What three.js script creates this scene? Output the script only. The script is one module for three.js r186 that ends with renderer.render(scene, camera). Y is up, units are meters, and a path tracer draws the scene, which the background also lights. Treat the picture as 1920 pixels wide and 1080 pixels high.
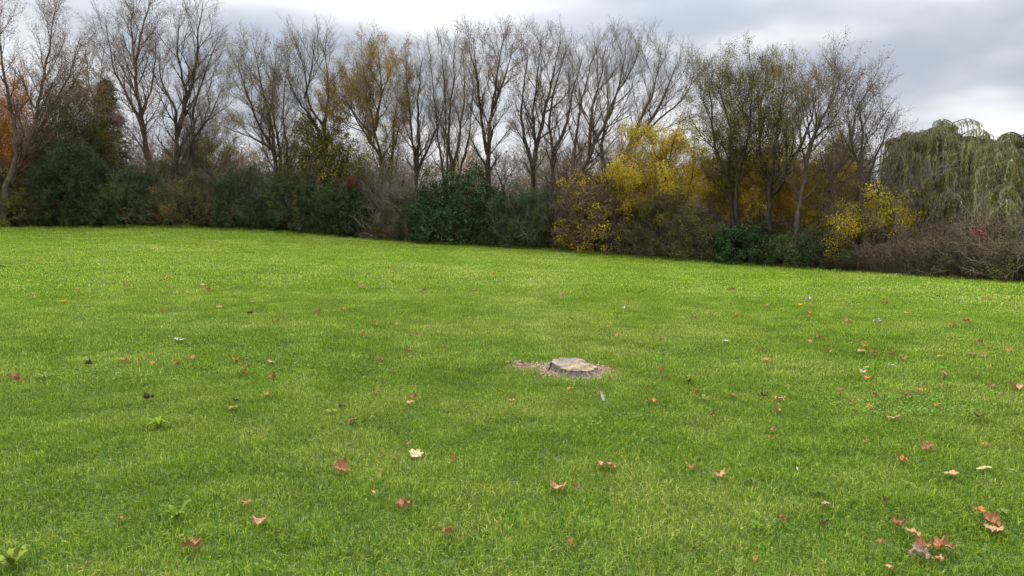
import * as THREE from 'three';

// ------------------------------------------------------------------ camera, sky, sun, exposure
const F = 1397, EYE = 1.6, PITCH = Math.atan(100 / F);
const scene = new THREE.Scene();
const camera = new THREE.PerspectiveCamera(2 * Math.atan(540 / F) * 180 / Math.PI, 16 / 9, 0.1, 3000);
camera.position.set(0, EYE, 0);
camera.rotation.x = -PITCH;
scene.add(camera);

function mulberry(a) { return () => { a |= 0; a = a + 0x6D2B79F5 | 0; let t = Math.imul(a ^ a >>> 15, 1 | a); t = t + Math.imul(t ^ t >>> 7, 61 | t) ^ t; return ((t ^ t >>> 14) >>> 0) / 4294967296; }; }
function h3(x, y, z) { let h = Math.imul(x, 374761393) ^ Math.imul(y, 668265263) ^ Math.imul(z, 2147483629 & 0x7fffffff); h = Math.imul(h ^ h >>> 13, 1274126177); h = Math.imul(h ^ h >>> 16, 2246822519); return ((h ^ h >>> 15) >>> 0) / 4294967296; }
const sm = t => t * t * (3 - 2 * t);
function noise(x, y, z = 0) {           // 0..1
  const X = Math.floor(x), Y = Math.floor(y), Z = Math.floor(z), u = sm(x - X), v = sm(y - Y), w = sm(z - Z), L = (a, b, t) => a + (b - a) * t;
  const p = k => L(L(h3(X, Y, Z + k), h3(X + 1, Y, Z + k), u), L(h3(X, Y + 1, Z + k), h3(X + 1, Y + 1, Z + k), u), v);
  return w === 0 ? p(0) : L(p(0), p(1), w);
}
function fbm(x, y, z = 0, o = 4) { let s = 0, a = 0.5, n = 0; for (let i = 0; i < o; i++) { s += a * noise(x, y, z); n += a; x = x * 2.03 + 17.1; y = y * 2.03 + 5.7; z *= 2.03; a *= 0.5; } return s / n; }
const clamp = (x, a, b) => Math.min(b, Math.max(a, x));
const step = (a, b, x) => sm(clamp((x - a) / (b - a), 0, 1));
const mix = (a, b, t) => a + (b - a) * t;

{ // overcast sky: broken layers of grey and white cloud
  const W = 2048, H = 1024, data = new Float32Array(W * H * 4);
  // broad masses of cloud in the layer: azimuth and elevation (degrees), spread, how much brighter
  const masses = [[-4, 16.5, 10, 2.6, .5], [-10, 14, 10, 2.4, -.52], [-10, 11.5, 9, 1.6, .18], [14, 13.6, 9, 1.0, .32], [14, 16.3, 9, 1.5, -.26], [31, 13, 13, 3.6, -.26], [24, 9.5, 5, 1, .16], [32, 7.6, 8, 1.6, .36], [-33, 16.5, 7, 2, .1], [-20, 17.5, 5, 1.2, .18], [-24, 12, 9, 2.4, -.25], [-22, 6, 12, 3, -.15], [6, 10.5, 8, 1.6, .2], [0, 5, 40, 4, .25]];
  for (let j = 0; j < H; j++) {
    const el = ((j + 0.5) / H - 0.5) * Math.PI, y = Math.sin(el), c = Math.cos(el), eld = el * 180 / Math.PI;
    for (let i = 0; i < W; i++) {
      const a = ((i + 0.5) / W - 0.5) * 2 * Math.PI, x = Math.cos(a) * c, z = Math.sin(a) * c;
      const k = 1 / (Math.max(y, 0) + 0.24), px = x * k, pz = z * k;
      const wx = fbm(px * .7 + 3, pz * .7 + 9, 0, 3) - .5, wz = fbm(px * .7 + 33, pz * .7 + 59, 0, 3) - .5;
      let m = 0.47 + 0.9 * (fbm(px * .9 + 1.4 * wx + 11, pz * .9 + 1.4 * wz + 4, 0, 5) - .5) + 1.0 * (fbm(px * 3.3 + 2 * wx + 2, pz * 3.3 + 2 * wz + 40, 0, 5) - .5);
      let az = Math.atan2(x, -z) * 180 / Math.PI;
      const wa = az + 16 * wx, we = eld + 7 * wz;
      for (const [ma, me, sa, se, v] of masses) m += v * Math.exp(-(((wa - ma) / sa) ** 2) - (((we - me) / se) ** 2));
      m = clamp(m, 0, 1.15);
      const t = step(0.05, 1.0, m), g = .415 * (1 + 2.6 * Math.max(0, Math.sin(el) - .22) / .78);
      const blue = .5 * step(.62, .8, fbm(px * .9 + 71, pz * .9 + 13, 0, 3)) + .8 * Math.exp(-(((wa + 32) / 5) ** 2) - (((we - 17) / 1.6) ** 2));
      const q = (j * W + i) * 4;
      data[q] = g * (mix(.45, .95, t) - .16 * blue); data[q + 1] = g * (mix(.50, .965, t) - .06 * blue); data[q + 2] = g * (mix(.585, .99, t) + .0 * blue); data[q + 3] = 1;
    }
  }
  const sky = new THREE.DataTexture(data, W, H, THREE.RGBAFormat, THREE.FloatType);
  sky.mapping = THREE.EquirectangularReflectionMapping; sky.colorSpace = THREE.LinearSRGBColorSpace;
  sky.magFilter = sky.minFilter = THREE.LinearFilter; sky.needsUpdate = true;
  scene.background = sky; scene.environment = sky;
}
const sun = new THREE.DirectionalLight(new THREE.Color(1, .95, .87), 1.5);
sun.position.set(-14, 34, -22); sun.castShadow = true; sun.shadow.radius = 26;
sun.shadow.mapSize.set(2048, 2048);
Object.assign(sun.shadow.camera, { left: -60, right: 60, top: 60, bottom: -60, near: 1, far: 200 });
scene.add(sun, sun.target);
const renderer = new THREE.WebGLRenderer({ antialias: true });
renderer.toneMapping = THREE.LinearToneMapping; renderer.toneMappingExposure = 2.7;
renderer.shadowMap.enabled = true;

// ------------------------------------------------------------------ helpers
const V = (x, y, z) => new THREE.Vector3(x, y, z);
const cp = Math.cos(PITCH), sp = Math.sin(PITCH);
function ray(px, py) { const x = (px - 960) / F, y = (540 - py) / F; return V(x, y * cp - sp, -y * sp - cp); }
const rgb = (r, g, b) => new THREE.Color().setRGB(r, g, b);
const used = {};
function numbered(n) { const k = used[n] = (used[n] ?? -1) + 1; return k ? `${n}_${String(k).padStart(3, '0')}` : n; }
function tag(o, label, category, group, kind) { o.userData = { label, category }; if (group) o.userData.group = group; if (kind) o.userData.kind = kind; return o; }
function shadow(o) { o.castShadow = o.receiveShadow = true; return o; }
function thing(name, pos, label, category, group) { const g = new THREE.Group(); g.name = numbered(name); g.position.copy(pos); scene.add(g); return tag(g, label, category, group); }
class Buf {
  constructor() { this.p = []; this.n = []; this.i = []; this.c = []; this.u = []; }
  get count() { return this.p.length / 3; }
  vert(v, n, c, u = 0, w = 0) { this.p.push(v.x, v.y, v.z); if (n) this.n.push(n.x, n.y, n.z); if (c) this.c.push(c[0], c[1], c[2]); this.u.push(u, w); return this.count - 1; }
  tri(a, b, c) { this.i.push(a, b, c); }
  geo(flat) {
    const g = new THREE.BufferGeometry();
    g.setAttribute('position', new THREE.Float32BufferAttribute(this.p, 3));
    if (this.c.length) g.setAttribute('color', new THREE.Float32BufferAttribute(this.c, 3));
    g.setAttribute('uv', new THREE.Float32BufferAttribute(this.u, 2));
    g.setIndex(this.i);
    if (this.n.length === this.p.length) g.setAttribute('normal', new THREE.Float32BufferAttribute(this.n, 3)); else g.computeVertexNormals();
    return g;
  }
  mesh(name, mat, parent) { const m = shadow(new THREE.Mesh(this.geo(), mat)); m.name = name; parent.add(m); return m; }
}
function tube(b, pts, radii, sides, rnd) {
  const up = V(0, 0, 0), T = V(0, 0, 0), A = V(0, 0, 0), B = V(0, 0, 0), v = V(0, 0, 0), n = V(0, 0, 0);
  let base = b.count, len = 0;
  T.subVectors(pts[1], pts[0]).normalize();
  up.set(Math.abs(T.y) > .9 ? 1 : 0, Math.abs(T.y) > .9 ? 0 : 1, 0); A.crossVectors(T, up).normalize();
  for (let k = 0; k < pts.length; k++) {
    T.subVectors(pts[Math.min(k + 1, pts.length - 1)], pts[Math.max(k - 1, 0)]).normalize();
    A.addScaledVector(T, -A.dot(T)).normalize(); B.crossVectors(T, A);
    if (k) len += pts[k].distanceTo(pts[k - 1]);
    const R = radii[k];
    for (let s = 0; s < sides; s++) {
      const a = s / sides * 2 * Math.PI, wob = rnd ? 1 + .16 * (rnd() - .5) : 1;
      n.copy(A).multiplyScalar(Math.cos(a)).addScaledVector(B, Math.sin(a));
      v.copy(pts[k]).addScaledVector(n, R * wob); b.vert(v, n, null, s / sides * .7, len);
    }
  }
  for (let k = 0; k < pts.length - 1; k++) for (let s = 0; s < sides; s++) {
    const a = base + k * sides + s, c = base + k * sides + (s + 1) % sides, d = a + sides, e = c + sides;
    b.tri(a, c, d); b.tri(c, e, d);
  }
}
const Y = V(0, 1, 0), _q = new THREE.Quaternion(), _r = new THREE.Quaternion();
function place(pos, dir, roll, sx, sy = sx, sz = sx) { _q.setFromUnitVectors(Y, dir); _r.setFromAxisAngle(Y, roll); _q.multiply(_r); return new THREE.Matrix4().compose(pos, _q, V(sx, sy, sz)); }
class Copies {   // collects matrices and colours, ends as one InstancedMesh
  constructor() { this.m = []; this.c = []; }
  add(m, c) { this.m.push(m); this.c.push(c); }
  build(name, geo, mat, parent, label) {
    if (!this.m.length) return null;
    const o = shadow(new THREE.InstancedMesh(geo, mat, this.m.length)); o.name = name;
    this.m.forEach((m, k) => { o.setMatrixAt(k, m); o.setColorAt(k, this.c[k]); });
    o.userData.kind = 'stuff'; if (label) o.userData.label = label;
    parent.add(o); return o;
  }
}
function pick(cols, rnd, t) { const a = t === undefined ? rnd() : clamp(t, 0, .999), k = a * (cols.length - 1), i = Math.min(Math.floor(k), cols.length - 2), f = k - i, A = cols[i], B = cols[i + 1], g = .68 + .64 * rnd(); return rgb(g * mix(A[0], B[0], f), g * mix(A[1], B[1], f), g * mix(A[2], B[2], f)); }
function randDir(rnd, o = V(0, 0, 0)) { const z = 2 * rnd() - 1, a = rnd() * 6.2832, s = Math.sqrt(1 - z * z); return o.set(s * Math.cos(a), z, s * Math.sin(a)); }
function canvasTex(size, fn, srgb = true) {
  const d = new Uint8Array(size * size * 4);
  for (let j = 0; j < size; j++) for (let i = 0; i < size; i++) { const c = fn(i / size, j / size), q = (j * size + i) * 4; d[q] = clamp(c[0], 0, 1) * 255; d[q + 1] = clamp(c[1], 0, 1) * 255; d[q + 2] = clamp(c[2], 0, 1) * 255; d[q + 3] = 255; }
  const t = new THREE.DataTexture(d, size, size, THREE.RGBAFormat, THREE.UnsignedByteType);
  t.wrapS = t.wrapT = THREE.RepeatWrapping; t.magFilter = THREE.LinearFilter; t.minFilter = THREE.LinearMipmapLinearFilter; t.generateMipmaps = true;
  if (srgb) t.colorSpace = THREE.SRGBColorSpace; t.needsUpdate = true; return t;
}
// ------------------------------------------------------------------ terrain: a lawn that rises to a crest on the left and falls away on the right
const LAWN = [[-700, 441, 40], [-200, 431, 44], [0, 430, 45], [100, 428.5, 45], [200, 427.5, 44], [300, 427, 43], [400, 430, 42], [500, 436, 41], [640, 445, 40], [800, 457, 38.5], [1000, 469, 36.5], [1200, 484, 34.5], [1400, 498, 32.5], [1600, 511, 30], [1800, 523, 27.5], [1920, 531, 26], [2300, 550, 24], [2900, 560, 24]]
  .map(([x, y, D]) => { const d = ray(x, y), h = Math.hypot(d.x, d.z); return { a: Math.atan2(d.x, -d.z), D, H: EYE + D * d.y / h }; });
LAWN.unshift({ a: -Math.PI, D: 32, H: .4 }); LAWN.push({ a: Math.PI, D: 32, H: .4 });
const NA = 720, tabD = new Float64Array(NA + 1), tabH = new Float64Array(NA + 1);
{
  const raw = key => { const o = []; for (let i = 0; i <= NA; i++) { const a = (i / NA * 2 - 1) * Math.PI; let k = 0; while (k < LAWN.length - 2 && LAWN[k + 1].a < a) k++; const t = clamp((a - LAWN[k].a) / (LAWN[k + 1].a - LAWN[k].a), 0, 1); o.push(mix(LAWN[k][key], LAWN[k + 1][key], t)); } return o; };
  for (const [key, tab] of [['D', tabD], ['H', tabH]]) { const r = raw(key); for (let i = 0; i <= NA; i++) { let s = 0, n = 0; for (let k = -3; k <= 3; k++) { const w = 4 - Math.abs(k); s += w * r[clamp(i + k, 0, NA)]; n += w; } tab[i] = s / n; } }
}
function edge(a) { const k = clamp((a / Math.PI + 1) / 2 * NA, 0, NA - 1e-6), i = Math.floor(k), t = k - i; return [mix(tabD[i], tabD[i + 1], t), mix(tabH[i], tabH[i + 1], t)]; }
const BUMPS = [];
function ground(x, z) {
  const r = Math.hypot(x, z), a = Math.atan2(x, -z), [D, H] = edge(a), t = r / D;
  const f = t < 1 ? Math.pow(t, 1.7) : 1 + .62 * (1 - Math.exp(-(t - 1) * 2)) * step(1.7, 1.95, H) + .25 * (1 - Math.exp(-(t - 1) * 5)) * (1 - step(1.7, 1.95, H));
  let y = H * f;
  if (r < 120) y += .05 * (noise(x * .55 + 40, z * .55 + 70) - .5) * step(2, 6, r) * (t < .93 ? 1 : 1 - step(.93, .99, t)) + .02 * (noise(x * 2 + 4, z * 2) - .5) * (1 - step(.9, .98, t));
  for (const [bx, bz, s, h] of BUMPS) { const q = ((x - bx) ** 2 + (z - bz) ** 2) / (s * s); if (q < 9) y += h * Math.exp(-q); }
  return y;
}
function hit(px, py) {   // the spot on the lawn under that direction
  const d = ray(px, py); let a = 1.5, b = 60, p = null;
  for (let t = 1.5; t < 70; t += .25) { const y = EYE + d.y * t; if (y < ground(d.x * t, d.z * t)) { a = t - .25; b = t; p = 1; break; } }
  if (!p) return null;
  for (let k = 0; k < 24; k++) { const m = (a + b) / 2; if (EYE + d.y * m < ground(d.x * m, d.z * m)) b = m; else a = m; }
  return V(d.x * b, ground(d.x * b, d.z * b), d.z * b);
}
{ const p = hit(905, 692); BUMPS.push([p.x, p.z, .55, .06]); const q = hit(560, 640); BUMPS.push([q.x, q.z, 1.2, .05]); const w = hit(1180, 735); BUMPS.push([w.x, w.z, .6, .03]); }
const lawnRadius = px => { const d = ray(px, 450); return edge(Math.atan2(d.x, -d.z))[0]; };
function footing(px, back) { const d = ray(px, 450), h = Math.hypot(d.x, d.z), r = lawnRadius(px) + back, x = d.x / h * r, z = d.z / h * r; return V(x, ground(x, z), z); }
function atRadius(px, py, r) { const d = ray(px, py), h = Math.hypot(d.x, d.z); return V(d.x / h * r, EYE + d.y / h * r, d.z / h * r); }

const MAT = (o) => new THREE.MeshStandardMaterial({ roughness: .9, metalness: 0, side: THREE.DoubleSide, ...o });
const LEAF = (o) => new THREE.MeshPhysicalMaterial({ roughness: .8, metalness: 0, side: THREE.DoubleSide, transmission: .35, thickness: 0, specularIntensity: .2, color: 0xffffff, ...o });
{
  const soil = canvasTex(512, (u, v) => { const X = u * 64, Z = v * 64, w = (x, z) => noise(x, z); const n = .5 * w(X, Z) + .3 * w(X * 2.3, Z * 2.3) + .2 * h3(u * 512 | 0, v * 512 | 0, 3); return [mix(.2, .36, n), mix(.27, .44, n), mix(.08, .17, n)]; });
  const b = new Buf(), rs = [0]; for (let r = .6; r < 60; r *= 1.035) rs.push(r); for (let r = 62; r < 1500; r *= 1.25) rs.push(r);
  const NS = 480;
  rs.forEach((r, k) => { for (let s = 0; s <= NS; s++) { const a = (s / NS * 2 - 1) * Math.PI, x = Math.sin(a) * r, z = -Math.cos(a) * r; b.vert(V(x, ground(x, z), z), null, null, x / 2.7, z / 2.7); } });
  for (let k = 0; k < rs.length - 1; k++) for (let s = 0; s < NS; s++) { const a = k * (NS + 1) + s, c = a + 1, d = a + NS + 1, e = d + 1; b.tri(a, c, d); b.tri(c, e, d); }
  const m = b.mesh('ground', MAT({ map: soil, bumpMap: soil, bumpScale: .01 }), scene);
  tag(m, 'grassy ground of the park sloping down to the right', 'ground', null, 'structure');
}

// ------------------------------------------------------------------ grass: real blades in clumps, finer near the camera
const STUMP = hit(1078, 699);
const chipsAt = hit(1000, 687);
{
  const rnd = mulberry(11);
  function clump(n, R, h0, h1, w, seed) {
    const r = mulberry(seed), b = new Buf();
    for (let k = 0; k < n; k++) {
      const rr = R * Math.sqrt(r()) * 1.1, a = r() * 6.2832, x = rr * Math.cos(a), z = rr * Math.sin(a), h = mix(h0, h1, r() * r() * .6 + r() * .4), la = r() * 6.2832, lean = h * mix(.15, 1.15, r()), W = w * mix(.6, 1.25, r());
      const dx = Math.cos(la), dz = Math.sin(la), face = la + 1.5708 + (r() - .5) * 1.6, fx = Math.cos(face) * W / 2, fz = Math.sin(face) * W / 2;
      const q = r(); const c = q < .11 ? [2.2, 1.5, 4.0] : q < .23 ? [1.6, 1.3, 1.8] : q < .3 ? [.45, .55, .5] : (g => [g * mix(.78, 1.22, r()), g * mix(.9, 1.1, r()), g * mix(.7, 1.4, r())])(mix(.55, 1.5, r() * r() * .5 + r() * .5));
      const m = V(x + dx * lean * .35, h * .62, z + dz * lean * .35), t = V(x + dx * lean, h * (1 - .25 * (lean / h)), z + dz * lean);
      const v = [b.vert(V(x - fx, -.012, z - fz), null, c), b.vert(V(x + fx, -.012, z + fz), null, c), b.vert(V(m.x - fx * .85, m.y, m.z - fz * .85), null, c), b.vert(V(m.x + fx * .85, m.y, m.z + fz * .85), null, c), b.vert(t, null, c)];
      b.tri(v[0], v[1], v[2]); b.tri(v[1], v[3], v[2]); b.tri(v[2], v[3], v[4]);
    }
    return b.geo();
  }
  const mat = LEAF({ vertexColors: true, roughness: .62, transmission: .38, specularIntensity: .18 });
  const bands = [
    { r0: 2.3, r1: 8.5, cell: .055, n: 44, R: .068, h0: .026, h1: .058, w: .0044 },
    { r0: 8.5, r1: 18, cell: .095, n: 46, R: .118, h0: .032, h1: .07, w: .0075 },
    { r0: 18, r1: 50, cell: .2, n: 46, R: .24, h0: .035, h1: .075, w: .017 }];
  const grass = new THREE.Group(); grass.name = 'grass'; scene.add(grass);
  tag(grass, 'short mown green lawn grass covering the whole slope', 'grass', null, 'stuff');
  const AZ = .78;
  for (const [bi, B] of bands.entries()) {
    const sets = [new Copies(), new Copies(), new Copies()];
    const X = B.r1 * 1.1 * Math.sin(AZ);
    for (let x = -X; x < X; x += B.cell) for (let z = -B.r1 * 1.12; z < -1.4; z += B.cell) {
      const gx = x + (rnd() - .5) * B.cell * 1.3, gz = z + (rnd() - .5) * B.cell * 1.3, r = Math.hypot(gx, gz), a = Math.atan2(gx, -gz), fr = 1 + .18 * (rnd() - .5), pickSet = Math.floor(rnd() * 3), e = rnd(), roll = rnd() * 6.2832, sz = mix(.75, 1.2, rnd()), tw = rnd(), thin = rnd(), lum = mix(.82, 1.18, rnd());
      if (Math.abs(a) > AZ || r * (bi ? fr : 1) < B.r0 || (bi < 2 && r * fr > B.r1)) continue;
      const D = edge(a)[0]; if (r > D + 1.2 + e) continue;
      const sx = gx - STUMP.x, sz2 = gz - STUMP.z, sr = Math.hypot(sx, sz2);
      if (sr < .26) continue;
      if (sr < .42 + .12 * noise(gx * 7, gz * 7) && thin < .8) continue;
      const cx = (gx - chipsAt.x - .1) / .46, cz = (gz - chipsAt.z) / (.16 + .1 * noise(gx * 6, gz * 6)); if (cx * cx + cz * cz < 1 && thin < .86) continue;
      // colour of the turf from place to place
      const n1 = fbm(gx * .9 + 3, gz * .9 + 8, 0, 3), n2 = fbm(gx * 3.6 + 30, gz * 3.6 + 80, 0, 2), n3 = noise(gx * .22 + 9, gz * .22 + 2), stripe = .7 * noise(a * 22 + 5 + .8 * n3, r * .03) + .3 * noise(gx * .5 + 80, gz * .5);
      const far = step(6, 26, r);
      let dry = clamp(.15 + .95 * (n1 - .5) + .8 * (n2 - .52) + .35 * (tw - .5) + .25 * step(.5, .9, a) * (1 - far) + .3 * far * (n3 - .35) , 0, 1) * .85;
      if (sr < .75) dry = Math.max(dry, .75 * (1 - sr / .75) + .2 * tw);
      const dark = clamp(.45 - 1.6 * (n2 - .5) - .9 * (n1 - .5), 0, 1) * (1 - .55 * far);
      const pale = step(4, 14, r) * step(.42, .85, stripe) * (.25 + .35 * n3);
      const n5 = noise(gx * 8.5 + 3, gz * 8.5 + 7), k = lum * (.86 + .28 * n5) * (1 - .30 * dark) * (1 + .12 * pale);
      const col = rgb(k * (mix(.236, .40, dry) + .035 * far + .05 * pale), k * (mix(.392, .45, dry) + .065 * far + .04 * pale), k * (mix(.025, .09, dry) + .04 * pale));
      const rough = step(D - .2 - 1.1 * noise(gx * 1.3, gz * 1.3), D + .2, r), tall = mix(.7, 1.15, n2) * mix(.72, 1.25, n5) * sz * (1 + rough * (.5 + 2.2 * thin * thin));
      sets[pickSet].add(new THREE.Matrix4().compose(V(gx, ground(gx, gz), gz), _r.setFromAxisAngle(Y, roll), V(sz, tall, sz)), col);
    }
    sets.forEach((s, k) => s.build('blades', clump(B.n, B.R, B.h0, B.h1, B.w, 100 + bi * 7 + k), mat, grass));
  }
}

// ------------------------------------------------------------------ geometries shared by plants
const barkTex = canvasTex(256, (u, v) => { const n = .6 * noise(u * 26 + 3, v * 9) + .4 * noise(u * 60, v * 34 + 8), g = noise(u * 5, v * 5 + 50); return [mix(.22, .62, n) + .05 * g, mix(.2, .55, n) + .05 * g, mix(.19, .48, n) + .03 * g]; });
const barks = {
  grey: MAT({ map: barkTex, bumpMap: barkTex, bumpScale: .02, color: rgb(.80, .72, .64) }),
  brown: MAT({ map: barkTex, bumpMap: barkTex, bumpScale: .02, color: rgb(.72, .57, .46) }),
  dark: MAT({ map: barkTex, bumpMap: barkTex, bumpScale: .02, color: rgb(.42, .35, .30) }),
};
function twigGeo(seed, kids, spread, thick) {     // one metre of twig with its side twigs
  const r = mulberry(seed), b = new Buf();
  const go = (p, d, L, rad, lev) => {
    const n = lev ? 2 : 4, pts = [p.clone()], rs = [rad], q = p.clone(), e = d.clone();
    for (let k = 1; k <= n; k++) { e.x += (r() - .5) * .3; e.z += (r() - .5) * .3; e.y += .03; e.normalize(); q.addScaledVector(e, L / n); pts.push(q.clone()); rs.push(rad * (1 - .8 * k / n)); }
    tube(b, pts, rs, 3);
    if (lev < 2) { const m = lev ? 2 : kids; for (let k = 0; k < m; k++) { const t = mix(.12, .92, (k + r() * .8) / m), i = Math.min(Math.floor(t * n), n - 1), s = pts[i].clone().lerp(pts[i + 1], t * n - i), a = k * 2.4 + r() * 1.2, side = V(Math.cos(a), 0, Math.sin(a)); go(s, side.multiplyScalar(spread).addScaledVector(e, 1).normalize(), L * mix(.3, .55, r()) * (lev ? .7 : 1.05 - t * .5), rad * .62, lev + 1); } }
  };
  go(V(0, 0, 0), V(0, 1, 0), 1, thick, 0);
  return b.geo();
}
const TWIGS = [twigGeo(5, 7, .75, .0085), twigGeo(6, 7, .85, .0085), twigGeo(7, 6, .65, .0085)];
const BRUSH = [twigGeo(15, 10, 1.0, .011), twigGeo(16, 10, .85, .011)];
function leafPiece(b, p, d, up, L, W, fold, c) { // a folded leaf of four faces
  const s = V(0, 0, 0).crossVectors(d, up).normalize(), n = V(0, 0, 0).crossVectors(s, d).normalize();
  const m = p.clone().addScaledVector(d, L * .45).addScaledVector(n, L * .06), t = p.clone().addScaledVector(d, L).addScaledVector(n, -L * .1);
  const l = m.clone().addScaledVector(s, W / 2).addScaledVector(n, W * fold), q = m.clone().addScaledVector(s, -W / 2).addScaledVector(n, W * fold);
  const a = b.vert(p, null, c), e = b.vert(l, null, c), f = b.vert(m, null, c), g = b.vert(q, null, c), h = b.vert(t, null, c);
  b.tri(a, f, e); b.tri(f, h, e); b.tri(a, g, f); b.tri(g, h, f);
}
function leafSpray(seed, n, L, W, o = {}) {      // leaves round one metre of twig
  const r = mulberry(seed), b = new Buf();
  for (let k = 0; k < n; k++) {
    const t = (k + r()) / n, a = k * 2.4 + r(), rad = (o.wide ?? .3) * (1 - .55 * t) * r(), p = V(Math.cos(a) * rad, t * .95, Math.sin(a) * rad);
    const d = V(Math.cos(a), (o.lift ?? .4) + (r() - .5) * .9, Math.sin(a)).normalize(), up = randDir(r).multiplyScalar(.8).add(V(0, 1, 0)).normalize();
    const g = mix(.72, 1.28, r());
    leafPiece(b, p, d, up, L * mix(.7, 1.25, r()), W * mix(.7, 1.25, r()), .2, [g * mix(.92, 1.08, r()), g, g]);
  }
  return b.geo();
}
const SPRAY = {
  fine: [leafSpray(21, 8, .12, .075), leafSpray(22, 8, .12, .075)],
  full: [leafSpray(23, 20, .10, .06), leafSpray(24, 20, .10, .06)],
  bush: [leafSpray(25, 20, .15, .085, { wide: .34 }), leafSpray(26, 20, .15, .085, { wide: .34 }), leafSpray(27, 18, .16, .08, { wide: .4 })],
  broad: [leafSpray(28, 14, .25, .15, { wide: .3 }), leafSpray(29, 14, .25, .15, { wide: .3 })],
  flat: [leafSpray(31, 26, .17, .065, { wide: .5, lift: -.1 }), leafSpray(32, 26, .17, .065, { wide: .5, lift: -.1 })],
  hang: [leafSpray(33, 14, .22, .12, { wide: .35, lift: -.6 }), leafSpray(34, 14, .22, .12, { wide: .35, lift: -.6 })],
};
const twigMat = MAT({ color: 0xffffff }), leafMat = LEAF({ vertexColors: true, transmission: .45 }), bushMat = LEAF({ vertexColors: true, transmission: .22, roughness: .72 });
const TWIGC = { grey: [[.245, .19, .155], [.155, .12, .097]], brown: [[.23, .16, .12], [.145, .10, .077]], dark: [[.10, .078, .065], [.065, .052, .044]], pale: [[.29, .235, .19], [.19, .15, .12]], red: [[.22, .145, .085], [.145, .10, .058]] };

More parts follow.
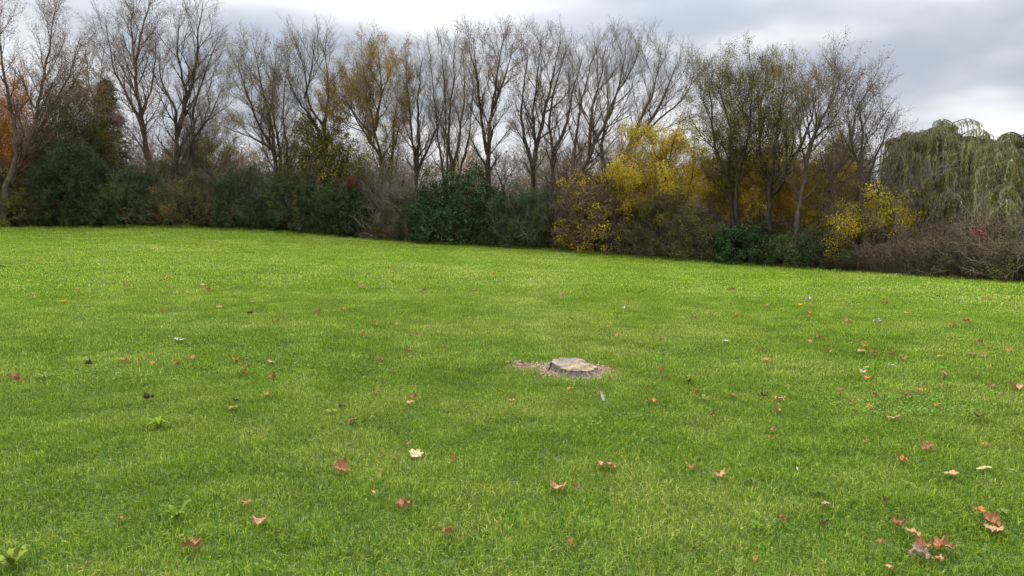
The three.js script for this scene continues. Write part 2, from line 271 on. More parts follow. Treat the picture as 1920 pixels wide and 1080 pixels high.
// ------------------------------------------------------------------ trees
function tree(s) {
  const rnd = mulberry(s.seed), base = footing(s.stems[0].p[0][0], s.back), R0 = Math.hypot(base.x, base.z);
  const o = thing(s.name ?? 'bare_tree', base, s.label, 'tree', s.group);
  const bark = barks[s.bark ?? 'grey'], tw = TWIGC[s.twig ?? 'grey'];
  const limbs = new Buf(), twigs = TWIGS.map(() => new Copies()), leafGeos = SPRAY[s.leafGeo ?? 'fine'], leaves = leafGeos.map(() => new Copies());
  const top = s.topLeaf ?? 1, H = s.h ?? 10;
  const spray = (p, d, size) => {
    const m = place(p, d, rnd() * 6.28, size), y = p.y / H;
    twigs[Math.floor(rnd() * twigs.length)].add(m, pick(tw, rnd));
    if (s.leaf) {
      const n = noise(p.x * .8 + s.seed, p.y * .8, p.z * .8 + 50), P = s.leaf * (s.clumpy ? step(.5 - .25 * s.clumpy, .55, n) * 1.5 : .4 + 1.2 * n) * (top === 1 ? 1 : mix(1, top, clamp(y, 0, 1)));
      let reps = Math.floor(P) + (rnd() < P % 1 ? 1 : 0);
      for (let k = 0; k < reps; k++) { const mm = place(p, randDir(rnd).multiplyScalar(.5).add(d).normalize(), rnd() * 6.28, size * mix(.75, 1.15, rnd())); leaves[Math.floor(rnd() * leaves.length)].add(mm, pick(s.leafCols, rnd, clamp(.2 + .6 * n + .5 * (rnd() - .5), 0, 1))); }
    }
  };
  const grow = (p, d, L, r, lev) => {
    const n = lev === 1 ? 7 : 4, pts = [p.clone()], rs = [r], q = p.clone(), e = d.clone(), dirs = [e.clone()];
    for (let k = 1; k <= n; k++) { e.x += (rnd() - .5) * .34; e.y += (rnd() - .5) * .2 + (s.up ?? .1); e.z += (rnd() - .5) * .34; e.normalize(); q.addScaledVector(e, L / n); pts.push(q.clone()); rs.push(Math.max(.004, r * (1 - .78 * k / n))); dirs.push(e.clone()); }
    tube(limbs, pts, rs, lev === 1 ? 5 : 4);
    const at = t => { const k = Math.min(Math.floor(t * n), n - 1); return [pts[k].clone().lerp(pts[k + 1], t * n - k), dirs[k + 1]]; };
    if (lev < 2) { const m = Math.max(3, Math.round(L * (s.kids ?? 4))); for (let k = 0; k < m; k++) { const t = mix(.18, .96, (k + rnd() * .7) / m), [c, dd] = at(t), sd = randDir(rnd).cross(dd).normalize(); grow(c, sd.multiplyScalar(mix(.5, .9, rnd())).add(dd).normalize(), L * mix(.28, .52, rnd()) * (1.15 - .6 * t), Math.max(.009, r * .55 * (1 - .45 * t)), lev + 1); } }
    const ns = lev === 1 ? Math.round(L * 1.2) : Math.max(2, Math.round(L * (s.dense ?? 3)));
    for (let k = 0; k < ns; k++) { const t = mix(.3, 1, (k + rnd()) / ns), [c, dd] = at(t), sd = randDir(rnd).cross(dd).normalize(); spray(c, sd.multiplyScalar(mix(.4, 1.3, rnd())).add(dd).normalize(), (s.spray ?? .62) * mix(.6, 1.2, rnd())); }
    spray(q, e, (s.spray ?? .62) * mix(.8, 1.25, rnd()));
  };
  s.stems.forEach((st, si) => {
    const off = st.z ?? (rnd() - .5) * 2.4, pts = st.p.map(([x, y], k) => { const t = k / (st.p.length - 1); const w = (st.y0 ? off * .5 : 0) + off * t; return y >= 420 ? footing(x, s.back).add(V(0, -.15, 0)) : atRadius(x, y, R0 + off * t * (st.mid ? 0.6 : 1)); });
    const cv = new THREE.CatmullRomCurve3(pts.map(p => p.clone().sub(base)), false, 'centripetal'), len = cv.getLength(), n = Math.max(8, Math.round(len * 2.2)), ps = cv.getSpacedPoints(n), rs = [];
    ps.forEach((p, k) => { const t = k / n; if (k && k < n) { p.x += (rnd() - .5) * .09; p.z += (rnd() - .5) * .09; } rs.push(st.r * Math.pow(1 - t, 1.15) * (t < .06 && pts[0].y < base.y + .1 ? 1.25 - 4 * t : 1) + .014); });
    const b = new Buf(); tube(b, ps, rs, st.r > .1 ? 9 : 6, rnd); b.mesh('trunk', bark, o);
    const t0 = st.t0 ?? (pts[0].y < base.y ? (s.clear ?? .3) : .1), nb = Math.round(len * (1 - t0) * (s.nb ?? 2.4));
    let ang = rnd() * 6.28;
    for (let k = 0; k < nb; k++) {
      const t = mix(t0, .97, (k + rnd() * .8) / nb), i = Math.min(Math.floor(t * n), n - 1), p = ps[i].clone().lerp(ps[i + 1], t * n - i), dd = ps[Math.min(i + 2, n)].clone().sub(ps[Math.max(i - 1, 0)]).normalize();
      ang += 2.4 + (rnd() - .5); const sd = V(Math.cos(ang), 0, Math.sin(ang)); sd.addScaledVector(dd, -sd.dot(dd)).normalize();
      const rel = (t - t0) / (1 - t0), shape = (.45 + .75 * Math.sin(Math.PI * Math.pow(rel, .8) * .86 + .25)) * (1 - .35 * rel);
      grow(p, sd.multiplyScalar(mix(.6, 1.15, rnd()) * (s.open ?? 1)).addScaledVector(dd, 1).normalize(), Math.max(.5, 1.15 * 1.08 * (s.reach ?? 2) * shape * mix(.55, 1.15, rnd())), Math.max(.012, rs[i] * mix(.30, .55, rnd())), 1);
    }
    for (let k = 0; k < 8; k++) { const t = mix(.8, 1, k / 7), i = Math.min(Math.floor(t * n), n - 1), dd = ps[i + 1].clone().sub(ps[i]).normalize(); spray(ps[i].clone().lerp(ps[i + 1], t * n - i), randDir(rnd).multiplyScalar(k < 7 ? .5 : .1).add(dd).normalize(), (s.spray ?? .62) * mix(.7, 1.1, rnd())); }
  });
  limbs.mesh('branches', bark, o);
  twigs.forEach((t, k) => t.build('twigs', TWIGS[k], twigMat, o));
  leaves.forEach((t, k) => t.build('leaves', leafGeos[k], leafMat, o));
  return o;
}
// ------------------------------------------------------------------ bushes, leafy crowns and brush
function bush(s) {
  const rnd = mulberry(s.seed), xc = (s.x0 + s.x1) / 2, base = footing(xc, s.back), R0 = Math.hypot(base.x, base.z);
  const W = atRadius(s.x1, 440, R0).distanceTo(atRadius(s.x0, 440, R0)), topY = atRadius(xc, s.top, R0).y, low = s.low ? atRadius(xc, s.low, R0).y - base.y : 0, H = topY - base.y - low, T = s.thick ?? Math.min(W * .45, 1.6);
  const o = thing(s.name ?? 'bush', base, s.label, s.cat ?? 'bush', s.group);
  const f = V(base.x, 0, base.z).normalize(), t = V(-f.z, 0, f.x);
  const local = (u, y, v) => V(t.x * u + f.x * v, y, t.z * u + f.z * v);
  const stems = new Buf(), ns = s.stems ?? Math.round(4 + W * 1.5);
  for (let k = 0; k < ns; k++) {
    const u0 = (rnd() - .5) * W * .45, a = (rnd() - .5) * 2, pts = [], rs = [], r = mix(.015, .045, rnd()) * (s.stemR ?? 1), y1 = (low + H * mix(.6, .98, rnd())) * (1 - .25 * a * a);
    for (let i = 0; i <= 6; i++) { const q = i / 6; pts.push(local(mix(u0, a * W * .42, q * q * .7 + q * .3) + (i ? (rnd() - .5) * .15 : 0), -.08 + y1 * Math.pow(q, .9), (rnd() - .5) * .15 + (rnd() - .5) * T * q)); rs.push(r * (1 - .8 * q) + .004); }
    tube(stems, pts, rs, 5);
  }
  stems.mesh(s.isTree ? 'trunk' : 'stems', barks[s.bark ?? 'dark'], o);
  const fill = (n, geos, mat, cols, name, size, o2 = {}) => {
    const sets = geos.map(() => new Copies()), d = V(0, 0, 0);
    for (let k = 0; k < n; k++) {
      randDir(rnd, d); d.y = Math.abs(d.y) < .02 ? .02 : Math.abs(d.y);
      const nn = noise(d.x * 2.6 + s.seed * 3.1, d.y * 2.6 + 20, d.z * 2.6 + 9), lump = .58 + .74 * nn + .14 * noise(d.x * 8 + 7, d.y * 8, d.z * 8 + s.seed);
      const rho = (o2.inner ?? .5) + (1 - (o2.inner ?? .5)) * Math.pow(rnd(), .5), q = rho * lump, sq = Math.pow(Math.abs(d.y), s.box ?? .75);
      const u = d.x * q * W * .53, v = d.z * q * T, y = low + sq * q * H * 1.0;
      const cl = noise(u * 1.1 + s.seed, y * 1.1 + 3, v * 1.1 + 60), cl2 = noise(u * 3 + s.seed, y * 3 + 3, v * 3 + 60);
      if (o2.patch && cl * .6 + cl2 * .4 < o2.patch) continue;
      const p = local(u, y, v), dir = local(d.x * .8, .35 + .5 * d.y, d.z * .8).normalize().multiplyScalar(o2.out ?? 1).addScaledVector(randDir(rnd), .75);
      if (o2.flat) dir.y *= .25; if (o2.droop) dir.y -= o2.droop;
      dir.normalize();
      sets[Math.floor(rnd() * sets.length)].add(place(p, dir, rnd() * 6.28, size * mix(.65, 1.3, rnd())), pick(cols, rnd, clamp(cl * .9 + .35 * (cl2 - .5) + .35 * (rnd() - .4), 0, 1)));
    }
    sets.forEach((q, k) => q.build(name, geos[k], mat, o));
  };
  const area = W * (H + .3);
  if (s.leaf !== 0) fill(Math.round(area * (s.leaf ?? 170)), SPRAY[s.geo ?? 'bush'], s.glow ? leafMat : bushMat, s.cols, s.isTree ? 'crown' : 'foliage', s.size ?? .42, { patch: s.patch ?? (s.isTree ? 0 : .34), flat: s.flat, droop: s.droop, inner: s.inner });
  if (s.leaf2) fill(Math.round(area * s.leaf2), SPRAY[s.geo2 ?? 'bush'], leafMat, s.cols2, 'coloured_leaves', s.size2 ?? .4, { patch: s.patch2 ?? .5, flat: s.flat2, droop: s.droop2 });
  if (s.tw) fill(Math.round(area * s.tw), BRUSH, twigMat, TWIGC[s.twig ?? 'brown'], 'twigs', s.twSize ?? .9, { inner: .2, out: 1.4 });
  return o;
}
const G = {
  dark: [[.018, .032, .012], [.032, .050, .017], [.050, .068, .020], [.09, .095, .03]],
  blue: [[.020, .034, .013], [.038, .053, .019], [.062, .078, .030]],
  lush: [[.020, .042, .013], [.036, .072, .022], [.055, .10, .032], [.08, .125, .045]],
  olive: [[.035, .045, .014], [.075, .08, .022], [.13, .115, .03]],
  brown: [[.05, .036, .02], [.09, .06, .03], [.14, .09, .04]],
  yellow: [[.28, .24, .03], [.58, .43, .03], [.80, .60, .05]],
  gold: [[.17, .11, .024], [.30, .20, .038], [.42, .28, .06]],
  orange: [[.16, .085, .02], [.30, .14, .025], [.40, .20, .035]],
  olivegold: [[.08, .075, .016], [.16, .13, .026], [.27, .20, .04]],
  pale: [[.20, .17, .075], [.32, .27, .12], [.28, .26, .09]],
  pinkbrown: [[.20, .12, .08], [.33, .21, .145], [.28, .18, .09]],
  tan: [[.16, .11, .065], [.27, .19, .115]],
  red: [[.30, .02, .03], [.5, .05, .05]],
};
for (const [k, f] of [['dark', 1.5], ['blue', 1.45], ['lush', 1.1], ['olive', 1.45], ['brown', 1.6], ['orange', 1.8], ['olivegold', 1.25], ['gold', 1.1]]) for (const c of G[k]) for (let i = 0; i < 3; i++) c[i] *= f;
const treeRow = 'bare trees along the far edge of the lawn';
const TREES = [
  { seed: 101, clear: .45, back: 1.0, bark: 'brown', twig: 'brown', reach: 2.1, leaf: .8, leafCols: G.pinkbrown, label: 'large bare tree at the left edge, its trunk forking low into spreading limbs', stems: [{ p: [[4, 425], [9, 360], [31, 290], [24, 225], [10, 150], [0, 70], [-8, -10]], r: .17 }, { p: [[8, 365], [40, 300], [62, 240], [78, 170], [92, 90], [105, 10]], r: .15, z: -.8 }, { p: [[14, 350], [55, 275], [95, 205], [130, 140], [150, 70]], r: .12, z: .9 }, { p: [[58, 268], [100, 240], [158, 188]], r: .06, z: .3 }, { p: [[0, 425], [-24, 330], [-52, 200], [-62, 60]], r: .15 }] },
  { seed: 102, back: 2, bark: 'brown', twig: 'brown', reach: 2.0, leaf: .45, leafCols: G.pinkbrown, label: 'tall bare tree with a slim curved trunk right of the dark conifer', stems: [{ p: [[300, 425], [286, 338], [267, 240], [255, 140], [247, 70], [250, -10]], r: .19 }, { p: [[254, 130], [264, 60], [288, -10]], r: .07 }, { p: [[268, 245], [245, 190], [215, 130], [198, 40]], r: .075 }, { p: [[264, 230], [285, 160], [292, 80]], r: .06 }, { p: [[285, 335], [262, 270], [225, 225]], r: .05 }] },
  { seed: 103, back: 2.5, bark: 'dark', twig: 'brown', reach: 2.1, leaf: .3, leafCols: G.pinkbrown, label: 'tall bare tree whose thick dark trunk forks in a wide V, at the left', stems: [{ p: [[328, 430], [329, 364], [331, 249], [326, 200], [307, 165], [298, 100]], r: .21 }, { p: [[331, 255], [345, 205], [355, 169], [369, 115], [372, 60], [380, 5]], r: .13 }, { p: [[342, 430], [353, 330], [362, 260], [364, 200], [385, 140], [408, 70]], r: .14 }, { p: [[350, 180], [335, 110], [337, 40]], r: .07 }, { p: [[362, 260], [395, 215], [420, 160]], r: .06 }] },
  { seed: 104, back: 5.5, bark: 'grey', twig: 'grey', reach: 1.5, leaf: 0, label: 'thin pale bare sapling standing behind the pointed conifer', stems: [{ p: [[178, 420], [178, 270], [185, 190], [195, 90]], r: .08 }, { p: [[182, 220], [167, 150], [160, 95]], r: .045 }] },
  { seed: 105, back: 2, bark: 'brown', twig: 'brown', reach: 1.9, leaf: .9, leafCols: G.pale, label: 'multi-stemmed tree leaning left with scattered small pale yellow leaves', stems: [{ p: [[520, 430], [511, 285], [483, 231], [460, 162], [440, 100]], r: .15 }, { p: [[522, 430], [515, 280], [493, 170], [480, 110], [472, 75]], r: .13 }, { p: [[530, 430], [525, 290], [510, 190], [518, 105]], r: .11 }, { p: [[510, 278], [465, 255], [425, 240]], r: .06 }, { p: [[533, 430], [540, 300], [530, 200], [543, 110]], r: .09 }] },
  { seed: 106, back: 3, bark: 'dark', twig: 'grey', reach: 1.8, leaf: .1, leafCols: G.pale, label: 'slender bare tree rising from a tangle of yellow-green vine leaves', stems: [{ p: [[615, 430], [613, 296], [606, 240], [580, 195], [571, 130], [556, 80]], r: .15 }, { p: [[608, 245], [616, 180], [612, 115], [600, 76]], r: .09 }, { p: [[612, 280], [590, 230], [560, 190], [538, 140]], r: .075 }, { p: [[571, 185], [586, 120], [590, 74]], r: .05 }] },
  { seed: 107, name: 'leafy_tree', back: 2, bark: 'brown', twig: 'brown', reach: 2.2, leaf: 3.4, leafGeo: 'full', leafCols: G.gold, topLeaf: .4, h: 9, group: null, label: 'fan-shaped tree still holding many golden brown leaves, left of centre', stems: [{ p: [[720, 440], [717, 324], [703, 245], [690, 190], [680, 120]], r: .14 }, { p: [[703, 245], [714, 180], [710, 95]], r: .09 }, { p: [[712, 290], [672, 230], [646, 180]], r: .08 }, { p: [[722, 440], [735, 300], [741, 220], [748, 140]], r: .1 }, { p: [[705, 260], [665, 215], [655, 165]], r: .06 }] },
  { seed: 108, back: 3, bark: 'dark', twig: 'grey', reach: 1.5, leaf: .5, leafCols: G.gold, topLeaf: .3, h: 9, label: 'thin dark tree with a few tan leaves, directly right of the golden fan-shaped tree', stems: [{ p: [[782, 440], [780, 333], [772, 250], [765, 180], [760, 105]], r: .12 }, { p: [[780, 333], [785, 260], [784, 185], [792, 110]], r: .11 }, { p: [[781, 330], [806, 270], [825, 225], [836, 165]], r: .08 }] },
  { seed: 109, back: 2.5, bark: 'brown', twig: 'grey', reach: 1.5, open: .75, up: .16, leaf: .1, leafCols: G.pale, label: 'bare tree made of five thin upright stems growing close together', stems: [{ p: [[836, 440], [834, 352], [820, 250], [812, 150], [804, 78]], r: .1 }, { p: [[838, 440], [838, 300], [835, 190], [826, 68]], r: .09 }, { p: [[848, 440], [849, 332], [862, 250], [870, 170], [866, 90]], r: .12 }, { p: [[849, 332], [840, 250], [850, 150], [852, 75]], r: .08 }, { p: [[853, 350], [878, 265], [884, 200], [888, 130]], r: .07 }] },
  { seed: 110, back: 1.5, bark: 'dark', twig: 'brown', reach: 1.8, leaf: .8, leafCols: G.pinkbrown, label: 'tall single-trunk tree at the centre with sparse brown leaves at its tips', stems: [{ p: [[915, 450], [915, 354], [915, 297], [920, 221], [929, 163], [938, 110], [945, 62]], r: .2 }, { p: [[914, 290], [903, 220], [897, 163], [888, 70]], r: .1 }, { p: [[922, 210], [945, 150], [962, 85]], r: .07 }] },
  { seed: 111, back: .7, bark: 'dark', twig: 'dark', reach: .9, nb: 3.2, clear: .5, leaf: 0, label: 'small dark forked bare tree in front of the green bushes at the centre', stems: [{ p: [[932, 450], [939, 395], [945, 350], [972, 303]], r: .06, z: 0 }, { p: [[944, 352], [932, 325], [926, 290]], r: .035, z: 0 }] },
  { seed: 112, back: 2, bark: 'dark', twig: 'brown', reach: 1.7, leaf: .5, leafCols: G.pinkbrown, label: 'bare tree with a straight trunk splitting into three, just right of centre', stems: [{ p: [[1001, 450], [1000, 363], [999, 314], [985, 262], [977, 215], [985, 150], [990, 88]], r: .16 }, { p: [[999, 314], [1010, 262], [1024, 200], [1035, 150], [1052, 76]], r: .12 }, { p: [[1005, 280], [1000, 210], [1010, 130], [1015, 74]], r: .08 }] },
  { seed: 113, back: 3, bark: 'brown', twig: 'grey', reach: 1.6, leaf: .1, leafCols: G.pinkbrown, label: 'bare tree with a knobbly trunk crowded between two others right of centre', stems: [{ p: [[1034, 450], [1035, 341], [1035, 279], [1030, 220], [1045, 150], [1068, 80]], r: .15 }, { p: [[1035, 285], [1060, 240], [1072, 180], [1092, 105]], r: .09 }] },
  { seed: 114, back: 2, bark: 'brown', twig: 'grey', reach: 2.0, leaf: .05, leafCols: G.pinkbrown, label: 'bare tree with several stems sweeping up and to the right', stems: [{ p: [[1064, 455], [1068, 350], [1089, 323], [1120, 257], [1147, 208], [1169, 119], [1175, 74]], r: .17 }, { p: [[1070, 345], [1078, 280], [1085, 220], [1100, 150], [1118, 90]], r: .1 }, { p: [[1105, 290], [1108, 220], [1125, 150], [1137, 82]], r: .09 }] },
  { seed: 115, back: 3, bark: 'grey', twig: 'grey', reach: 2.1, leaf: .04, leafCols: G.pinkbrown, label: 'wide bare tree leaning far to the right above the yellow foliage', stems: [{ p: [[1120, 460], [1131, 345], [1169, 297], [1200, 257], [1244, 217], [1280, 185], [1308, 122]], r: .15 }, { p: [[1135, 340], [1128, 270], [1150, 190], [1190, 120], [1200, 84]], r: .1 }, { p: [[1169, 297], [1195, 240], [1225, 170], [1240, 98]], r: .1 }, { p: [[1200, 257], [1240, 190], [1272, 115]], r: .08 }] },
  { seed: 116, name: 'leafy_tree', back: 2, bark: 'dark', twig: 'dark', reach: 2.2, leaf: 1.35, leafGeo: 'full', leafCols: G.olivegold, clear: .35, label: 'olive-leaved tree with crooked low stems right of the bright yellow tree', stems: [{ p: [[1420, 490], [1394, 426], [1370, 370], [1365, 330], [1372, 250], [1350, 170], [1343, 130]], r: .14 }, { p: [[1396, 428], [1380, 370], [1390, 310], [1405, 240], [1410, 160], [1422, 122]], r: .11 }, { p: [[1368, 350], [1345, 290], [1335, 210], [1330, 150]], r: .08 }] },
  { seed: 117, name: 'leafy_tree', back: 2, bark: 'dark', twig: 'dark', reach: 2.2, leaf: 1.1, leafGeo: 'full', leafCols: G.olivegold, clear: .35, label: 'olive and yellow leaved tree with one upright trunk, right of the crooked one', stems: [{ p: [[1438, 495], [1440, 438], [1442, 371], [1450, 313], [1458, 240], [1470, 140]], r: .16 }, { p: [[1442, 371], [1465, 345], [1480, 300], [1505, 270], [1530, 180]], r: .11 }, { p: [[1442, 380], [1428, 310], [1425, 220], [1440, 130]], r: .09 }] },
  { seed: 118, back: 1.5, bark: 'grey', twig: 'brown', reach: 2.2, leaf: .75, leafCols: G.tan, label: 'many-stemmed tree fanning up to the right with sparse tan leaves, left of the willows', stems: [{ p: [[1484, 500], [1486, 450], [1502, 380], [1515, 296], [1530, 240], [1522, 165]], r: .15 }, { p: [[1490, 500], [1500, 440], [1556, 350], [1590, 280], [1607, 205], [1640, 155]], r: .15 }, { p: [[1512, 300], [1540, 226], [1565, 180], [1575, 140]], r: .08 }, { p: [[1500, 470], [1530, 430], [1600, 392], [1655, 378]], r: .07, z: -.3 }, { p: [[1556, 350], [1600, 330], [1650, 292]], r: .06 }] },
  { seed: 119, back: .6, bark: 'dark', twig: 'dark', reach: 1.6, nb: 1.7, dense: 4, leaf: 0, clear: .25, label: 'small dark bare tree with a straight trunk rising out of a yellow shrub', stems: [{ p: [[1618, 505], [1621, 430], [1617, 370], [1615, 322], [1617, 260], [1612, 190]], r: .13 }, { p: [[1617, 350], [1640, 300], [1665, 235]], r: .055 }, { p: [[1616, 330], [1600, 280], [1588, 225]], r: .045 }, { p: [[1621, 418], [1592, 406], [1560, 398]], r: .04 }, { p: [[1618, 380], [1650, 360], [1690, 352]], r: .04 }] },
];
for (const t of TREES) tree({ group: treeRow, ...t, ...(t.group === null ? { group: undefined } : {}) });

const hedge = 'bushes along the far edge of the lawn', back = 'coloured trees behind the bushes';
const BUSHES = [
  // behind
  { seed: 201, name: 'leafy_tree', cat: 'tree', isTree: 1, group: back, x0: -60, x1: 92, top: 205, back: 4.2, cols: G.orange, glow: 1, leaf: 230, size: .5, thick: 2, tw: 8, label: 'orange-leaved tree behind the forked bare tree at the left edge' },
  { seed: 202, name: 'leafy_tree', cat: 'tree', isTree: 1, group: back, x0: 84, x1: 226, top: 168, back: 4.2, cols: G.olivegold, leaf: 120, size: .6, thick: 2, tw: 14, leaf2: 40, cols2: G.gold, label: 'yellowing green tree to the left of the dark conifer' },
  { seed: 203, name: 'brush', cat: 'bush', x0: 325, x1: 455, top: 222, back: 5.5, leaf: 45, cols: G.olivegold, size: .5, tw: 60, twig: 'red', thick: 1.8, group: hedge, label: 'rounded red-brown bare thicket behind the wide V-forked tree' },
  { seed: 204, name: 'leafy_tree', cat: 'tree', isTree: 1, group: back, x0: 1470, x1: 1625, top: 272, back: 4, cols: G.gold, glow: 1, leaf: 110, size: .5, leaf2: 150, cols2: G.yellow, patch2: .4, thick: 2, label: 'yellow-orange tree seen between trunks behind the fanning tan-leaved tree' },
  { seed: 205, name: 'leafy_tree', cat: 'tree', isTree: 1, group: back, x0: 1310, x1: 1490, top: 255, back: 4, cols: G.gold, glow: 1, leaf: 110, size: .5, leaf2: 120, cols2: G.yellow, patch2: .42, tw: 25, thick: 2, label: 'brownish yellow tree behind the olive-leaved trees' },
  { seed: 206, name: 'evergreen_tree', cat: 'tree', isTree: 1, group: back, x0: 1562, x1: 1626, top: 296, back: 9, cols: G.blue, leaf: 220, size: .45, label: 'dark evergreen peeping out between the tan-leaved tree and the willows' },
  { seed: 207, name: 'leafy_tree', cat: 'tree', isTree: 1, group: back, x0: 840, x1: 905, top: 215, back: 9, cols: G.gold, glow: 1, leaf: 30, size: .5, thick: 1.4, tw: 10, label: 'faint tan-leaved tree seen through the five upright stems' },
  { seed: 208, name: 'brush', cat: 'bush', group: hedge, x0: 985, x1: 1150, top: 285, back: 5.5, leaf: 25, cols: G.olivegold, tw: 55, twig: 'red', thick: 1.5, label: 'purplish brown bare thicket behind the trunks right of centre' },
  { seed: 209, name: 'brush', cat: 'bush', group: hedge, x0: 1100, x1: 1260, top: 255, back: 6.5, leaf: 15, cols: G.orange, tw: 45, twig: 'red', thick: 1.5, label: 'reddish bare thicket behind the bare tree that leans far right' },
  // front row, left to right
  { seed: 221, x0: -50, x1: 92, top: 330, back: 1.8, cols: G.olivegold, leaf: 150, tw: 16, label: 'yellowing olive bush beside the trunk at the left edge' },
  { seed: 222, x0: 56, x1: 236, top: 262, back: 1.6, cols: G.blue, leaf: 185, thick: 1.9, tw: 5, label: 'tallest dark green bush, a broad mound below the conifer' },
  { seed: 223, x0: 175, x1: 325, top: 322, back: 1.3, cols: G.dark, leaf: 180, leaf2: 8, cols2: G.gold, tw: 7, label: 'dark green bush in front of the slim curved trunk' },
  { seed: 224, x0: 120, x1: 205, top: 388, back: .9, cols: G.lush, leaf: 170, label: 'low lighter green bush at the foot of the tallest dark mound' },
  { seed: 225, x0: 290, x1: 420, top: 345, back: 1.1, cols: G.olive, leaf: 120, leaf2: 10, cols2: G.orange, tw: 22, twig: 'red', label: 'brownish bush with a few orange leaves below the V-forked tree' },
  { seed: 226, x0: 395, x1: 520, top: 332, back: 1.0, cols: G.dark, leaf: 180, tw: 6, label: 'dark green bush between the brownish bush and the left-leaning stems' },
  { seed: 227, x0: 485, x1: 610, top: 315, back: 1.2, cols: G.dark, leaf: 150, leaf2: 22, cols2: G.olivegold, tw: 10, label: 'dark bush hung with yellow-green vines under the left-leaning stems' },
  { seed: 228, name: 'climbing_vine', cat: 'vine', x0: 535, x1: 668, top: 228, back: 2.6, cols: G.olivegold, leaf: 60, size: .5, geo: 'broad', leaf2: 20, cols2: G.olive, geo2: 'broad', tw: 12, patch: .38, label: 'loose yellow-green climbing vine round the slender tree' },
  { seed: 229, x0: 575, x1: 690, top: 338, back: .9, cols: G.dark, leaf: 180, tw: 5, label: 'very dark bush below the red leaf cluster' },
  { seed: 230, x0: 632, x1: 694, top: 372, back: .4, cols: G.blue, geo: 'broad', size: .5, leaf: 80, label: 'small blue-green bush with large leaves poking out of the dark hedge' },
  { seed: 231, x0: 665, x1: 810, top: 322, back: 1.4, cols: G.olive, leaf: 85, tw: 45, twig: 'pale', label: 'grey twiggy bush under the golden fan-shaped tree' },
  { seed: 232, x0: 690, x1: 790, top: 400, back: .5, cols: G.brown, leaf: 130, leaf2: 30, cols2: G.olive, tw: 10, label: 'low brown and olive bush at the lawn edge left of the lush green one' },
  { seed: 233, x0: 768, x1: 945, top: 340, back: .8, cols: G.lush, geo: 'broad', size: .42, leaf: 120, thick: 1.8, label: 'big lush green bush with clear leaf sprays, left of the small forked tree' },
  { seed: 234, x0: 900, x1: 1062, top: 355, back: 1.0, cols: G.dark, leaf: 180, tw: 14, twig: 'pale', label: 'dark green bush with pale dry twigs right of the small forked tree' },
  { seed: 235, name: 'yellow_shrub', x0: 1040, x1: 1220, top: 335, back: 1.0, cols: G.brown, leaf: 60, geo: 'hang', size: .5, leaf2: 40, cols2: G.yellow, geo2: 'hang', size2: .45, patch2: .46, droop2: .5, tw: 22, twig: 'brown', label: 'brown shrub hung with drooping yellow leaves, low at the lawn edge' },
  { seed: 236, x0: 1185, x1: 1345, top: 385, back: 1.1, cols: G.olive, leaf: 100, tw: 32, twig: 'brown', label: 'tangled brown and dark green bush below the bright yellow tree' },
  { seed: 237, x0: 1265, x1: 1375, top: 425, back: .6, cols: G.olive, leaf: 160, tw: 8, label: 'low olive green bush left of the darker bushes under the olive trees' },
  { seed: 238, x0: 1340, x1: 1455, top: 430, back: .5, cols: G.lush, geo: 'broad', size: .42, leaf: 140, label: 'deep green leafy bush in front of the crooked stems' },
  { seed: 239, x0: 1440, x1: 1525, top: 448, back: .4, cols: G.dark, leaf: 190, leaf2: 14, cols2: G.olivegold, label: 'small green bush at the base of the many-stemmed tree' },
  { seed: 240, x0: 1500, x1: 1575, top: 440, back: .6, cols: G.blue, leaf: 190, tw: 10, label: 'blue-green bush directly left of the yellow shrub and dark trunk' },
  { seed: 241, name: 'yellow_shrub', x0: 1572, x1: 1704, top: 358, back: 1.2, cols: G.olive, leaf: 14, leaf2: 62, cols2: G.yellow, geo2: 'flat', flat2: 1, size2: .5, patch2: .51, tw: 10, label: 'yellow shrub with flat layered sprays round the small dark trunk' },
  { seed: 242, name: 'brush', x0: 1640, x1: 1780, top: 320, back: 1.8, leaf: 0, tw: 5, twig: 'pale', twSize: 1.1, thick: 1.3, label: 'tall grey bare thicket in front of the left willow' },
  { seed: 243, name: 'brush', x0: 1785, x1: 1935, top: 375, back: 1.5, leaf: 0, tw: 5, twig: 'pale', twSize: 1.1, thick: 1.2, label: 'grey bare thicket with red leaves in it, in front of the right willow' },
  { seed: 244, name: 'brush', x0: 1690, x1: 1810, top: 440, back: .9, cols: G.brown, leaf: 60, size: .35, tw: 50, twig: 'red', twSize: .7, label: 'low reddish brown brush at the lawn edge below the grey thicket' },
  { seed: 245, name: 'brush', x0: 1760, x1: 1910, top: 440, back: .7, cols: G.olive, leaf: 55, size: .35, tw: 50, twig: 'red', twSize: .7, label: 'low brown brush with green shoots below the red leaves at the right' },
  { seed: 246, x0: 1862, x1: 1990, top: 445, back: .4, cols: G.olive, leaf: 120, leaf2: 26, cols2: G.tan, tw: 22, label: 'green and tan bush at the right edge of the lawn' },
];
for (const b of BUSHES) bush({ group: hedge, ...b });
// bright yellow tree: layered sprays on rising limbs
{
  const base = { seed: 301, name: 'leafy_tree', back: 1.6, bark: 'dark', twig: 'brown', reach: 1.7, kids: 3.4, clear: .3, up: .0, open: 1.5, leaf: 1.25, clumpy: 1.1, leafGeo: 'flat', leafCols: G.yellow, group: undefined, label: 'bright yellow tree with layered feathery sprays right of centre' };
  tree({ ...base, stems: [{ p: [[1235, 478], [1238, 400], [1252, 330], [1262, 270], [1275, 225]], r: .09, z: -.6 }, { p: [[1238, 420], [1215, 360], [1195, 335], [1158, 330]], r: .05, z: -.9 }, { p: [[1250, 340], [1228, 290], [1218, 255]], r: .05, z: .4 }, { p: [[1240, 430], [1285, 380], [1300, 310], [1302, 255]], r: .06, z: -.4 }, { p: [[1238, 440], [1225, 400], [1228, 365]], r: .04, z: -1 }] });
}
